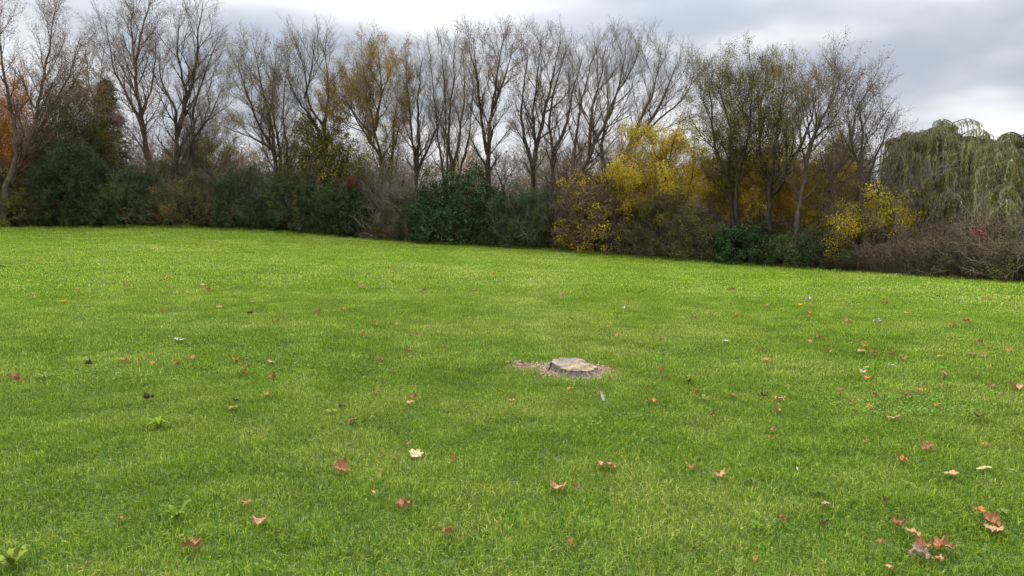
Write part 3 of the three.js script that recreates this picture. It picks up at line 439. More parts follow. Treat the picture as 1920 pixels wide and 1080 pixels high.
// small clusters of red leaves
bush({ seed: 311, name: 'red_vine', cat: 'vine', x0: 655, x1: 671, top: 331, low: 353, back: .1, cols: G.red, glow: 1, leaf: 200, geo: 'broad', size: .2, thick: .12, stems: 2, stemR: .4, label: 'tiny cluster of bright red leaves high in the dark hedge, left of centre' });
bush({ seed: 312, name: 'red_vine', cat: 'vine', x0: 1833, x1: 1857, top: 428, low: 450, back: .5, cols: G.red, glow: 1, leaf: 170, geo: 'fine', size: .4, thick: .2, stems: 2, stemR: .4, label: 'small spray of red leaves in the grey thicket at the right' });

// ------------------------------------------------------------------ conifer
{
  const rnd = mulberry(321), base = footing(208, 6.5), R0 = Math.hypot(base.x, base.z), H = atRadius(208, 146, R0).y - base.y;
  const o = thing('conifer_tree', base, 'dark pointed conifer rising behind the tallest bush at the left', 'tree');
  const tr = new Buf(); tube(tr, [V(0, -.1, 0), V(.05, H * .5, 0), V(0, H, 0)], [.16, .1, .015], 7); tr.mesh('trunk', barks.dark, o);
  const br = new Buf(), nd = [new Copies(), new Copies()];
  const needles = [0, 1].map(k => { const r = mulberry(900 + k), b = new Buf(); for (let i = 0; i < 46; i++) { const t = i / 46, a = i * 2.4 + r(), d = V(Math.cos(a), .5, Math.sin(a)).normalize(); leafPiece(b, V(0, t, 0), d, randDir(r), .16 * (1.1 - .5 * t), .04, 0, [1, 1, 1]); } return b.geo(); });
  for (let y = H * .2; y < H * .985; y += .2) {
    const rad = 1.75 * Math.pow(1 - y / H, .72) + .1, n = 7;
    for (let k = 0; k < n; k++) {
      const a = rnd() * 6.28, L = rad * mix(.65, 1.2, rnd()), pts = [], d = V(Math.cos(a), 0, Math.sin(a));
      for (let i = 0; i <= 4; i++) { const t = i / 4; pts.push(d.clone().multiplyScalar(L * t).add(V(0, y - .32 * L * t + .22 * L * t * t, 0))); }
      tube(br, pts, [.02, .016, .012, .008, .004], 4);
      for (let i = 0; i < 6 + L * 17; i++) { const t = Math.pow(rnd(), .7), j = Math.min(3, Math.floor(t * 4)), p = pts[j].clone().lerp(pts[j + 1], t * 4 - j), dd = d.clone().multiplyScalar(.7).add(randDir(rnd).multiplyScalar(.8)); dd.y -= .25; nd[i & 1].add(place(p, dd.normalize(), rnd() * 6, mix(.28, .5, rnd())), pick([[.03, .036, .022], [.05, .058, .034], [.075, .075, .045]], rnd)); }
    }
  }
  br.mesh('branches', barks.dark, o); nd.forEach((s, k) => s.build('needles', needles[k], bushMat, o));
}
// ------------------------------------------------------------------ willows
function willow(s) {
  const rnd = mulberry(s.seed), base = footing(s.x, s.back), R0 = Math.hypot(base.x, base.z), o = thing('willow_tree', base, s.label, 'tree', 'weeping willows at the right');
  const f = V(base.x, 0, base.z).normalize();
  const strand = [0, 1, 2].map(q => { const r = mulberry(700 + q), b = new Buf(), pts = []; for (let i = 0; i <= 8; i++) { const t = i / 8; pts.push(V(.34 * (1 - Math.exp(-t * 4)) + .05 * Math.sin(t * 5 + q), .10 * Math.sin(Math.min(1, t * 4) * Math.PI) - 2 * Math.max(0, t - .04), .05 * Math.sin(t * 4 + q))); } tube(b, pts, pts.map((p, i) => .006 - .0005 * i), 3); b.c = new Array(b.p.length).fill(.75);
    b.n = []; for (let i = 0; i < 62; i++) { const t = i / 62, k = Math.min(7, Math.floor(t * 8)), p = pts[k].clone().lerp(pts[k + 1], t * 8 - k), a = r() * 6.28, d = V(Math.cos(a) * .5, -.9, Math.sin(a) * .5).normalize(), g = mix(.7, 1.3, r()); leafPiece(b, p, d, randDir(r), .13 * mix(.7, 1.2, r()), .022, .1, [g, g, g]); } return b.geo(); });
  const sets = strand.map(() => new Copies()), limbs = new Buf(), twig = new Buf();
  const trunk = new Buf(), fork = V(0, 1.6, 0); tube(trunk, [V(0, -.2, 0), V(.05, .8, 0), fork], [.42, .34, .3], 10, rnd); trunk.mesh('trunk', barks.dark, o);
  for (const [ax, ay, dz] of s.tops) {
    const a = atRadius(ax, ay, R0 + dz).sub(base), mid = fork.clone().lerp(a, .55).add(V((rnd() - .5) * .5, .5, (rnd() - .5) * .5));
    const cv = new THREE.CatmullRomCurve3([fork, mid, a]), ps = cv.getPoints(9); tube(limbs, ps, ps.map((p, i) => .13 * (1 - i / 9.6)), 6);
    const nb = s.nb ?? 9, clumpCol = rnd();
    for (let k = 0; k < nb; k++) {
      const ang = rnd() * 6.28, L = mix(.3, 1.0, rnd()), d = V(Math.cos(ang), 0, Math.sin(ang)), p0 = a.clone().lerp(mid, rnd() * .2), pts = [];
      for (let i = 0; i <= 5; i++) { const t = i / 5; pts.push(p0.clone().addScaledVector(d, L * t).add(V(0, (.3 * Math.sin(t * 2.4) - .22 * t) * L, 0))); }
      tube(twig, pts, [.022, .018, .014, .01, .008, .005], 4);
      for (let i = 0; i < 14; i++) {
        const t = mix(0, 1, (i + rnd()) / 14), j = Math.min(4, Math.floor(t * 5)), p = pts[j].clone().lerp(pts[j + 1], t * 5 - j), hang = clamp(p.y * .48, .5, 1.9) * mix(.45, 1.1, rnd()), w = mix(.7, 1.2, rnd());
        const n = noise(p.x * .6 + 5, p.y * .6, p.z * .6 + 9), inner = clumpCol * .5 + rnd() * .5;
        sets[i % 3].add(new THREE.Matrix4().compose(p, _r.setFromAxisAngle(Y, -ang + (rnd() - .5) * 1.6), V(w, hang, w)), inner > .66 && n < .58 ? pick([[.27, .215, .05], [.38, .28, .05]], rnd) : pick([[.21, .205, .075], [.34, .335, .15], [.50, .485, .27]], rnd));
      }
    }
  }
  limbs.mesh('limbs', barks.dark, o); twig.mesh('branches', barks.grey, o); sets.forEach((q, k) => q.build('hanging_strands', strand[k], leafMat, o));
}
{
  const r = mulberry(5), tops = (x0, x1, topOf, n) => { const o = []; for (let k = 0; k < n; k++) { const x = mix(x0, x1, (k % 8 + r()) / 8), t = topOf(x), lv = Math.floor(k / 8) / Math.max(1, n / 8 - 1); o.push([x, t + lv * 130 + 26 * (r() - .4), -2.2 * lv + (lv === 0 ? 1.2 * r() : .6 * r())]); } return o; };
  willow({ seed: 401, x: 1768, back: 5.6, nb: 6, tops: tops(1674, 1868, x => 236 + 22 * noise(x * .035, 3) + (x > 1830 ? (x - 1830) * .5 : 0), 64), label: 'large weeping willow with grey-green hanging strands at the right' });
  willow({ seed: 402, x: 1935, back: 5.6, nb: 6, tops: tops(1868, 2010, x => 252 - (x - 1870) * .08 + 16 * noise(x * .04, 9), 48), label: 'second weeping willow cut off by the right edge of the photo' });
}
// ------------------------------------------------------------------ woods and undergrowth further back, one mass each
{
  const rnd = mulberry(501), o = new THREE.Group(); o.name = 'woods'; scene.add(o); tag(o, 'hazy brown mass of distant bare woods behind the tree row', 'woods', null, 'stuff');
  const sky = [[-300, 290], [0, 300], [300, 285], [440, 262], [520, 290], [650, 300], [760, 322], [900, 318], [960, 312], [1010, 288], [1120, 275], [1250, 285], [1480, 315], [1650, 345], [1760, 350], [2200, 350]];
  const tw = BRUSH.map(() => new Copies()), lf = SPRAY.bush.map(() => new Copies());
  for (let k = 0; k < 15000; k++) {
    const x = mix(-300, 2200, rnd()); let i = 0; while (i < sky.length - 2 && sky[i + 1][0] < x) i++;
    const top = mix(sky[i][1], sky[i + 1][1], (x - sky[i][0]) / (sky[i + 1][0] - sky[i][0])) + 40 * (noise(x * .02, 4) - .5) + 16 * (noise(x * .09, 7) - .5), r = mix(56, 78, rnd()), y = mix(top, 445, Math.pow(rnd(), .8)), p = atRadius(x, y + (78 - r) * .5, r);
    const d = randDir(rnd).multiplyScalar(.7).add(V(0, .8, 0)).normalize(), tone = noise(x * .02 + 3, y * .02);
    if (k % 3 < 2) tw[k & 1].add(place(p, d, rnd() * 6, mix(1.4, 2.6, rnd())), pick([[.27, .18, .14], [.21, .145, .115], [.23, .17, .10]], rnd, tone)); else lf[k % 3].add(place(p, d, rnd() * 6, mix(1, 1.8, rnd())), pick([[.13, .09, .055], [.18, .125, .06], [.21, .165, .06]], rnd, tone));
  }
  tw.forEach((s, k) => s.build('twigs', BRUSH[k], twigMat, o)); lf.forEach((s, k) => s.build('leaves', SPRAY.bush[k], bushMat, o));
}
{
  const rnd = mulberry(502), o = new THREE.Group(); o.name = 'undergrowth'; scene.add(o); tag(o, 'dark tangled undergrowth filling the gaps beneath the trees', 'undergrowth', null, 'stuff');
  const tw = BRUSH.map(() => new Copies()), lf = SPRAY.bush.map(() => new Copies());
  for (let k = 0; k < 26000; k++) {
    const x = mix(-220, 2150, rnd()), bk = mix(1.6, 7, rnd()), f = footing(x, bk), h = (2.0 + 1.3 * noise(x * .013, 4) + .8 * noise(x * .05, bk)) * (x > 700 && x < 1000 ? .75 : 1) * (x > 1640 ? .42 : x > 1560 ? .6 : x > 1290 ? .55 : 1), y = Math.pow(rnd(), .8) * h, d = randDir(rnd).multiplyScalar(.8).add(V(0, .7, 0)).normalize(), tone = noise(x * .03, y * .7);
    f.y += y;
    if (k % 5 < 2) tw[k & 1].add(place(f, d, rnd() * 6, mix(.6, 1.2, rnd())), pick([[.19, .13, .095], [.13, .095, .07]], rnd)); else lf[k % 3].add(place(f, d, rnd() * 6, mix(.4, .75, rnd())), pick([[.036, .05, .02], [.075, .07, .026], [.125, .09, .035]], rnd, tone));
  }
  for (let k = 0; k < 7000; k++) { const x = mix(-220, 1580, rnd()), f = footing(x, mix(.7, 2.6, rnd())); f.y += mix(-.05, .6, rnd() * rnd()); lf[k % 3].add(place(f, randDir(rnd).multiplyScalar(.9).add(V(0, .8, 0)).normalize(), rnd() * 6, mix(.3, .5, rnd())), pick([[.02, .03, .012], [.04, .044, .017], [.07, .052, .024]], rnd)); }  // lowest leaves coloured darker, painting in the shade at the hedge base
  tw.forEach((s, k) => s.build('twigs', BRUSH[k], twigMat, o)); lf.forEach((s, k) => s.build('leaves', SPRAY.bush[k], bushMat, o));
}
{ // tall dry weeds at the right
  const rnd = mulberry(503), o = new THREE.Group(); o.name = 'dry_weeds'; scene.add(o); tag(o, 'tall dry reddish brown weeds standing along the lawn edge at the right', 'weeds', null, 'stuff');
  const geos = [0, 1, 2].map(q => { const r = mulberry(800 + q), b = new Buf(); for (let k = 0; k < 9; k++) { const a = r() * 6.28, x = r() * .16 * Math.cos(a), z = r() * .16 * Math.sin(a), l = mix(.05, .35, r()), h = mix(.5, 1, r()), p0 = V(x, 0, z), p1 = V(x + l * .3 * Math.cos(a), h * .6, z + l * .3 * Math.sin(a)), p2 = V(x + l * Math.cos(a), h, z + l * Math.sin(a)); tube(b, [p0, p1, p2], [.006, .005, .003], 3); b.n = b.n; for (let j = 0; j < 7; j++) { const t = mix(.35, 1, r()), p = p1.clone().lerp(p2, clamp((t - .5) * 2, 0, 1)); if (t < .5) p.copy(p0).lerp(p1, t * 2); const aa = r() * 6.28; const e = p.clone().add(V(Math.cos(aa) * .07, .05 * (r() - .2), Math.sin(aa) * .07)); tube(b, [p, p.clone().lerp(e, .5), e], [.004, .016 * r() + .004, .002], 3); } } return b.geo(); });
  const sets = geos.map(() => new Copies());
  for (let k = 0; k < 2600; k++) { const x = mix(1535, 2050, rnd()), f = footing(x, Math.pow(rnd(), 1.3) * 3.2 - .1), h = mix(.45, 1.15, rnd()) * (.7 + .6 * noise(x * .04, 2)) * (x < 1580 ? .6 : 1); sets[k % 3].add(new THREE.Matrix4().compose(f, _r.setFromAxisAngle(Y, rnd() * 6.28), V(1, h, 1)), pick([[.13, .078, .05], [.19, .13, .08], [.10, .07, .042], [.11, .10, .042]], rnd, noise(x * .03, 8) * .7 + rnd() * .3)); }
  sets.forEach((s, k) => s.build('stalks', geos[k], twigMat, o));
}
// ------------------------------------------------------------------ tree stump with its bare patch of chips
{
  const rnd = mulberry(601), yaw = Math.atan2(STUMP.x, -STUMP.z), base = STUMP.clone();
  const o = thing('tree_stump', base, 'low sawn tree stump with a weathered tan and grey top amid the lawn', 'stump'); o.rotation.y = -yaw;
  const corners = [[.235, .03], [.19, .15], [.06, .20], [-.09, .19], [-.20, .08], [-.265, -.04], [-.23, -.20], [-.10, -.29], [.05, -.30], [.13, -.20]].map(([x, z]) => [Math.atan2(z, x), Math.hypot(x, z)]).sort((a, b) => a[0] - b[0]);
  const outline = a => { while (a > Math.PI) a -= 2 * Math.PI; while (a < -Math.PI) a += 2 * Math.PI; const n = corners.length; for (let k = 0; k < n; k++) { const A = corners[k], B = corners[(k + 1) % n], b = B[0] + (k === n - 1 ? 2 * Math.PI : 0), aa = k === n - 1 && a < A[0] ? a + 2 * Math.PI : a; if (aa >= A[0] && aa <= b) return mix(A[1], B[1], (aa - A[0]) / (b - A[0])); } return .25; };
  const N = 150, M = 34, rim = a => outline(a) * (1 + .12 * (noise(a * 4 + 20, 3) - .5) + .09 * (noise(a * 16 + 20, 9) - .5));
  const raised = (x, z) => step(-.03, .03, -.62 * x - .55 * z - .045 + .05 * (noise(x * 14 + 5, z * 14 + 5) - .5));
  const topY = (x, z) => .082 - .075 * z - .055 * x + .016 * raised(x, z) + .010 * (noise(x * 18 + 9, z * 18 + 9) - .5) + .007 * (noise(x * 60 + 9, z * 9 + 9) - .5);
  for (const side of [0, 1]) {   // sawn face in front, grey raised slab at the back
    const b = new Buf();
    for (let j = 0; j <= M; j++) for (let i = 0; i <= N; i++) {
      const a = i / N * 2 * Math.PI - Math.PI, q = j / M, R = rim(a) * q, x = Math.cos(a) * R, z = Math.sin(a) * R, ring = .5 + .5 * Math.sin(R * 330 + 4 * noise(x * 9, z * 9)), g = noise(x * 46 + 3, z * 46 + 8), g2 = noise(x * 12 + 43, z * 12 + 8), crack = Math.max(0, 1 - Math.abs(noise(a * 3.2 + 60, R * 2) - .5) * 26) * step(.1, .5, q);
      const k = .72 + .2 * ring * .5 + .6 * (g - .5) + .6 * (g2 - .5);
      const c = side ? [.25 * k, .205 * k, .165 * k] : [.32 * k, .23 * k, .135 * k], d = 1 - .6 * crack;
      b.vert(V(x, topY(x, z) - .006 * crack - (j === M ? .006 : 0), z), null, [c[0] * d, c[1] * d, c[2] * d], x, z);
    }
    for (let j = 0; j < M; j++) for (let i = 0; i < N; i++) {
      const a = (i + .5) / N * 2 * Math.PI - Math.PI, q = (j + .5) / M, R = rim(a) * q; if ((raised(Math.cos(a) * R, Math.sin(a) * R) > .5) !== !!side) continue;
      const A = j * (N + 1) + i, B = A + 1, C = A + N + 1, D = C + 1; b.tri(A, C, B); b.tri(B, C, D);
    }
    b.mesh(side ? 'weathered_top' : 'sawn_face', MAT({ vertexColors: true }), o).userData.label = side ? 'grey weathered rear part of the stump top' : 'tan sawn front part of the stump top';
  }
  const b = new Buf(), L = 12, roots = [[.55, .17, .5], [2.75, .10, .4], [1.7, .05, .5], [-2.5, .06, .5], [-.9, .05, .5]];
  for (let j = 0; j <= L; j++) for (let i = 0; i <= N * 2; i++) {
    const a = i / N * Math.PI - Math.PI, q = j / L, R = rim(a), x0 = Math.cos(a) * R, z0 = Math.sin(a) * R, yt = topY(x0, z0) - .004;
    let fl = .05; for (const [ra, rl, rw] of roots) { let dd = Math.abs(a - ra); dd = Math.min(dd, 6.2832 - dd); fl += rl * Math.exp(-((dd / rw) ** 2)); }
    const rid = noise(a * 19 + 3, q * 1.5) * .6 + noise(a * 44, q * 4) * .4, rr = R + fl * Math.pow(q, 1.7) + .05 * (rid - .5) * (q > 0 && q < 1 ? 1 : .3), y = mix(yt, -.05, q) + (q > .1 && q < .95 ? .012 * (noise(a * 9, q * 7) - .5) : 0);
    const k = .3 + 1.3 * rid * (1 - .55 * step(.55, .75, noise(a * 6 + 9, q * 5 + 3))) + .2 * (noise(a * 70, q * 20) - .5), w = step(.35, .8, q) * .5 + .25 * noise(a * 3, q * 2);
    b.vert(V(Math.cos(a) * rr, y, Math.sin(a) * rr), null, [mix(.19, .40, w) * k, mix(.14, .29, w) * k, mix(.11, .205, w) * k], a, q);
  }
  for (let j = 0; j < L; j++) for (let i = 0; i < N * 2; i++) { const A = j * (N * 2 + 1) + i, B = A + 1, C = A + N * 2 + 1, D = C + 1; b.tri(A, B, C); b.tri(B, D, C); }
  b.mesh('bark', MAT({ vertexColors: true }), o);
  // bare earth to the left of it
  const s = new Buf(), NS = 40; const ex = chipsAt.x + .40, ez = (chipsAt.z + STUMP.z) / 2 + .03; s.vert(V(ex, ground(ex, ez) + .014, ez), null, null, .5, .5);
  for (let j = 1; j <= 4; j++) for (let i = 0; i < NS; i++) { const a = i / NS * 6.2832, q = j / 4 * (.8 + .4 * noise(Math.cos(a) * 2 + 5, Math.sin(a) * 2 + 5)), x = ex + Math.cos(a) * .74 * q, z = ez + Math.sin(a) * .40 * q; s.vert(V(x, ground(x, z) + .014 - .02 * (j === 4), z), null, null, x, z); }
  for (let i = 0; i < NS; i++) { s.tri(0, 1 + (i + 1) % NS, 1 + i); for (let j = 0; j < 3; j++) { const A = 1 + j * NS + i, B = 1 + j * NS + (i + 1) % NS; s.tri(A, B, A + NS); s.tri(B, B + NS, A + NS); } }
  const earth = canvasTex(128, (u, v) => { const n = .5 * noise(u * 14, v * 14) + .5 * noise(u * 50, v * 50); return [mix(.30, .56, n), mix(.23, .44, n), mix(.16, .32, n)]; });
  tag(s.mesh('bare_soil', MAT({ map: earth }), scene), 'patch of bare brown soil beside the stump', 'soil', null, 'structure');
  const chip = new THREE.BoxGeometry(1, .16, .34), chips = new Copies();
  for (let k = 0; k < 760; k++) { const near = k % 3 === 0, a = rnd() * 6.2832, q = Math.sqrt(rnd()), x = near ? STUMP.x + Math.cos(a) * (.27 + .22 * q) : chipsAt.x + .14 + Math.cos(a) * .46 * q, z = near ? STUMP.z + Math.sin(a) * (.27 + .22 * q) : chipsAt.z + Math.sin(a) * .19 * q, l = mix(.01, .045, rnd() * rnd()); chips.add(new THREE.Matrix4().compose(V(x, ground(x, z) + .02 + .008 * rnd(), z), new THREE.Quaternion().setFromEuler(new THREE.Euler((rnd() - .5) * .7, rnd() * 6.28, (rnd() - .5) * .7)), V(l, l * mix(.6, 1.2, rnd()), l)), pick([[.20, .13, .08], [.34, .25, .16], [.50, .39, .27]], rnd)); }
  const wc = chips.build('wood_chips', chip, MAT({ color: 0xffffff }), scene); tag(wc, 'scattered pale wood chips and bark bits round the stump', 'wood chips', null, 'stuff');
}
// ------------------------------------------------------------------ fallen leaves
{
  const rnd = mulberry(611);
  const lobes = a => { let r = .46; for (const [c, l, w] of [[1.5708, .42, .34], [.72, .34, .32], [2.42, .34, .32], [-.15, .18, .34], [3.29, .18, .34]]) { const d = Math.abs(a - c); r = Math.max(r, .46 + l * Math.exp(-((d / w) ** 2)) ); } return r * (1 + .08 * Math.sin(a * 23)); };
  const oval = a => .42 / Math.sqrt((Math.cos(a) / .42) ** 2 * .1764 / .14 + (Math.sin(a)) ** 2 * .42 / 1.0);
  function leafShape(seed, outline, fold, curl, wrinkle) {   // about one unit across
    const b = new Buf(), r = mulberry(seed), NA = 44, NR = 5, ph = r() * 6, ax = r() * 3.1416, c0 = curl * mix(.7, 1.3, r());
    b.vert(V(0, .0, 0), null, [.7, .68, .66]);
    const put = (a, q) => {
      const R = outline(a) * q; let x = Math.cos(a) * R, z = -Math.sin(a) * R + .15, y = fold * Math.abs(x) * 1.2;
      const t = x * Math.cos(ax) + z * Math.sin(ax), th = t * c0 * 3.2; // roll round an axis
      const rad = c0 > .05 ? 1 / (c0 * 3.2) : 1e3; const tx = rad * Math.sin(th) - t, up = rad * (1 - Math.cos(th)); x += tx * Math.cos(ax); z += tx * Math.sin(ax); y += up;
      y += wrinkle * (.24 * (noise(x * 4.2 + ph, z * 4.2 + 9) - .5) + .12 * (noise(x * 13 + ph, z * 13) - .5)) * (.4 + q);
      const vein = [1.5708, .72, 2.42, -.15, 3.29].some(c => Math.abs(a - c) < .08) ? .62 : 1, k = vein * (.72 + .5 * noise(x * 9 + ph + 9, z * 9 + 2)) * (q === 1 ? .86 : 1);
      return b.vert(V(x, y, z), null, [k, k * mix(.92, 1.05, r()), k]);
    };
    for (let j = 1; j <= NR; j++) for (let i = 0; i < NA; i++) put(-Math.PI / 2 + .0 + i / NA * 6.2832 < -Math.PI / 2 + 6.2832 ? -Math.PI / 2 + i / NA * 6.2832 : 0, j / NR);
    for (let i = 0; i < NA; i++) { b.tri(0, 1 + i, 1 + (i + 1) % NA); for (let j = 0; j < NR - 1; j++) { const A = 1 + j * NA + i, B = 1 + j * NA + (i + 1) % NA; b.tri(A, A + NA, B); b.tri(B, A + NA, B + NA); } }
    return b.geo();
  }
  const shapes = { flat: [leafShape(1, lobes, .1, .06, .7), leafShape(2, lobes, .15, .1, .8)], curl: [leafShape(3, lobes, .1, .62, 1.2), leafShape(4, lobes, .2, .75, 1.1), leafShape(5, lobes, .0, .55, 1.4), leafShape(9, lobes, .35, .5, 1.4)], fold: [leafShape(6, lobes, .3, .3, 1.3), leafShape(7, lobes, .2, .45, 1.3), leafShape(12, lobes, .38, .25, 1.4)], oval: [leafShape(8, oval, .25, .2, .5), leafShape(10, oval, .15, .35, .7)] };
  const cols = { tan: [.54, .31, .155], brown: [.40, .195, .085], orange: [.58, .27, .09], red: [.36, .155, .07], dark: [.085, .055, .035], grey: [.36, .27, .19], cream: [.62, .55, .28], white: [.62, .56, .48], pink: [.38, .13, .10], yellow: [.6, .42, .04] };
  const mats = {}; for (const k in cols) mats[k] = LEAF({ vertexColors: true, color: rgb(...cols[k]), roughness: .75, transmission: .2, specularIntensity: .08 });
  const stalkB = new Buf(); tube(stalkB, [V(0, 0, .15), V(.02, .05, .42), V(.06, .03, .75)], [.016, .013, .011], 5); const stalkG = stalkB.geo();
  const BIG = 'single fallen leaves near the camera', FAR = 'small fallen leaves dotted over the lawn';
  const list = [
    [490, 990, 32, 'curl', 'tan', 'tan curled leaf near the bottom, left of centre'], [360, 1039, 32, 'curl', 'brown', 'brown rolled leaf at the bottom left, nearest the dark green corner'], [636, 890, 34, 'fold', 'brown', 'long folded brown leaf with a small crumb beside it, left of the cream maple leaf'], [654, 893, 9, 'oval', 'tan', 'tiny tan leaf crumb touching the long folded brown leaf'],
    [780, 860, 30, 'flat', 'cream', 'pale cream maple leaf lying flat and pointed in the near grass'], [758, 960, 32, 'fold', 'brown', 'upright folded brown leaf with a tall pointed tip, near the bottom centre'], [840, 1012, 24, 'curl', 'brown', 'small crumpled brown leaf below the upright folded one'], [1137, 882, 40, 'flat', 'tan', 'large tan leaf with a dark vein line, right of the bottom centre'],
    [1046, 927, 32, 'fold', 'tan', 'flat tan leaf strip with a dark hole at one end'], [1079, 925, 14, 'curl', 'red', 'small red-brown leaf beside the tan strip with a hole'], [1071, 1030, 15, 'curl', 'red', 'dark red crumpled leaf near the bottom edge'], [1287, 880, 10, 'oval', 'tan', 'tiny tan leaf touching a brown curl'], [1297, 887, 16, 'curl', 'brown', 'small brown curl beside a tiny tan leaf'], [1348, 902, 26, 'fold', 'tan', 'narrow tan twisted leaf right of the small brown curl'],
    [1494, 889, 15, 'oval', 'white', 'pale whitish oval leaf standing upright in the grass'], [1446, 815, 14, 'curl', 'brown', 'lone dark brown leaf curl above the whitish upright leaf'], [1544, 996, 18, 'curl', 'dark', 'dark and orange crumpled leaf in dry grass'], [1464, 986, 16, 'curl', 'red', 'red-brown leaf left of the dark and orange one'], [1661, 950, 14, 'curl', 'dark', 'small blackish leaf standing in the grass at the lower right'], [1684, 996, 24, 'fold', 'red', 'reddish leaf touching a tan one at the lower right'],
    [1712, 1012, 26, 'flat', 'tan', 'tan leaf touching the reddish one at the lower right'], [1722, 1053, 34, 'curl', 'grey', 'greyish brown cupped leaf, lowest of the big ones in the cluster at the bottom right'], [1732, 1039, 28, 'curl', 'brown', 'brown leaf leaning on the large greyish cupped leaf'], [1768, 1040, 32, 'fold', 'brown', 'brown wavy leaf right of the greyish cupped leaf'], [1757, 1063, 18, 'curl', 'tan', 'small tan leaf below the brown wavy one'], [1856, 993, 30, 'fold', 'brown', 'upper brown leaf of the stacked pair at the right'], [1862, 1006, 30, 'flat', 'tan', 'lower tan leaf of the stacked pair at the right'],
    [1836, 972, 18, 'curl', 'orange', 'small orange leaf above the stacked pair at the right'], [1783, 899, 24, 'flat', 'tan', 'flat tan leaf in the grass below the orange curl at the right'], [1849, 888, 26, 'oval', 'cream', 'cream narrow leaf near the right edge'], [1898, 893, 14, 'oval', 'white', 'thin whitish leaf sliver close to the right edge'], [1738, 848, 24, 'curl', 'brown', 'brown lobed leaf curling up, upper of two at the lower right'], [1692, 874, 18, 'fold', 'orange', 'orange folded leaf below the brown lobed one'], [1676, 791, 22, 'flat', 'tan', 'flat tan leaf lying on the clover patch'], [1835, 790, 20, 'curl', 'dark', 'black crumpled leaf right of the clover patch'],
    [1843, 843, 8, 'curl', 'orange', 'left one of two tiny orange leaves side by side'], [1851, 846, 8, 'curl', 'orange', 'right one of two tiny orange leaves side by side'], [1415, 1065, 10, 'curl', 'orange', 'tiny orange leaf at the bottom edge right of centre'], [1666, 1079, 14, 'flat', 'tan', 'tan leaf cut by the bottom edge'], [1548, 957, 16, 'flat', 'grey', 'flat grey-brown leaf half hidden in the grass'], [1622, 838, 10, 'curl', 'brown', 'small brown leaf left of the orange folded one'], [1654, 1033, 14, 'fold', 'brown', 'thin brown leaf lying deep in the grass left of the bottom right cluster'],
    [460, 955, 24, 'flat', 'brown', 'dull brown leaf above the tan curled one, left'], [232, 985, 16, 'flat', 'orange', 'small orange-yellow leaf at the lower left'], [741, 873, 11, 'curl', 'red', 'tiny red-brown leaf left of the cream maple leaf'], [849, 873, 14, 'curl', 'red', 'small red leaf right of the cream maple leaf'], [763, 842, 14, 'curl', 'brown', 'small brown leaf just above the cream maple leaf'], [700, 935, 18, 'oval', 'tan', 'thin tan leaf sliver left of the upright folded leaf'],
    [662, 797, 22, 'flat', 'pink', 'dusky pink-red leaf lying flat'], [641, 770, 15, 'curl', 'dark', 'blackish leaf above the dusky pink one'], [769, 762, 15, 'flat', 'tan', 'tan leaf of a touching pair left of the stump'], [774, 752, 18, 'fold', 'brown', 'brown leaf of a touching pair left of the stump'], [706, 743, 18, 'flat', 'brown', 'reddish brown flat leaf left of the touching pair'], [737, 703, 13, 'flat', 'tan', 'tan leaf above the reddish brown flat one'], [957, 758, 18, 'flat', 'orange', 'orange leaf in the grass in front of the stump'], [1070, 736, 14, 'flat', 'orange', 'dull orange leaf just below the stump'],
    [1133, 760, 10, 'oval', 'tan', 'tan oval leaf at the foot of the tuft of tall grass'], [1222, 760, 16, 'curl', 'orange', 'orange-brown curled leaf right of the tall grass tuft'], [1058, 702, 9, 'curl', 'orange', 'small orange leaf leaning against the stump'], [1239, 698, 13, 'curl', 'orange', 'orange leaf right of the stump'], [233, 682, 17, 'fold', 'orange', 'orange leaf standing up in the left lawn'], [278, 754, 20, 'curl', 'dark', 'dark grey-brown leaf in the left lawn'], [22, 714, 18, 'curl', 'red', 'dark red leaf of a pair near the left edge'], [36, 719, 14, 'fold', 'pink', 'pinkish leaf of a pair near the left edge'], [336, 642, 20, 'flat', 'white', 'whitish flat leaf in the left lawn'], [22, 627, 17, 'oval', 'tan', 'tan leaf close to the left edge beyond the red pair'],
    [458, 688, 18, 'oval', 'tan', 'tan leaf above the bright red-orange one left of the stump'], [457, 706, 13, 'fold', 'red', 'bright red-orange cupped leaf'], [507, 684, 15, 'flat', 'tan', 'pale tan leaf right of the cupped red-orange one'], [511, 715, 14, 'curl', 'brown', 'brown leaf below right of the cupped red-orange one'], [442, 771, 14, 'oval', 'orange', 'orange leaf resting on a grey-green weed'], [443, 760, 11, 'curl', 'dark', 'dark leaf behind the grey-green weed'],
    [1307, 743, 13, 'curl', 'brown', 'brown leaf below the upright-leaved weed right of the stump'], [1371, 750, 14, 'curl', 'brown', 'brown leaf left of the dark rolled one'], [1433, 749, 16, 'fold', 'dark', 'dark rolled leaf left of the long tan one'], [1460, 755, 22, 'flat', 'tan', 'long tan leaf right of the dark rolled one'], [1458, 778, 14, 'fold', 'tan', 'small tan leaf below the long tan one'], [1337, 786, 13, 'fold', 'red', 'red-brown leaf standing in the grass right of the stump'],
    [1627, 716, 15, 'fold', 'orange', 'orange leaf standing below two pale ones'], [1622, 695, 13, 'oval', 'cream', 'upper pale cream leaf over the standing orange one'], [1617, 703, 13, 'curl', 'white', 'lower pale grey leaf over the standing orange one'], [1722, 740, 16, 'fold', 'brown', 'brown leaf standing at the top of the clover patch'], [1906, 734, 24, 'fold', 'tan', 'reddish tan leaf at the right edge'], [1598, 763, 13, 'curl', 'red', 'dark red leaf left of the clover patch'],
  ];
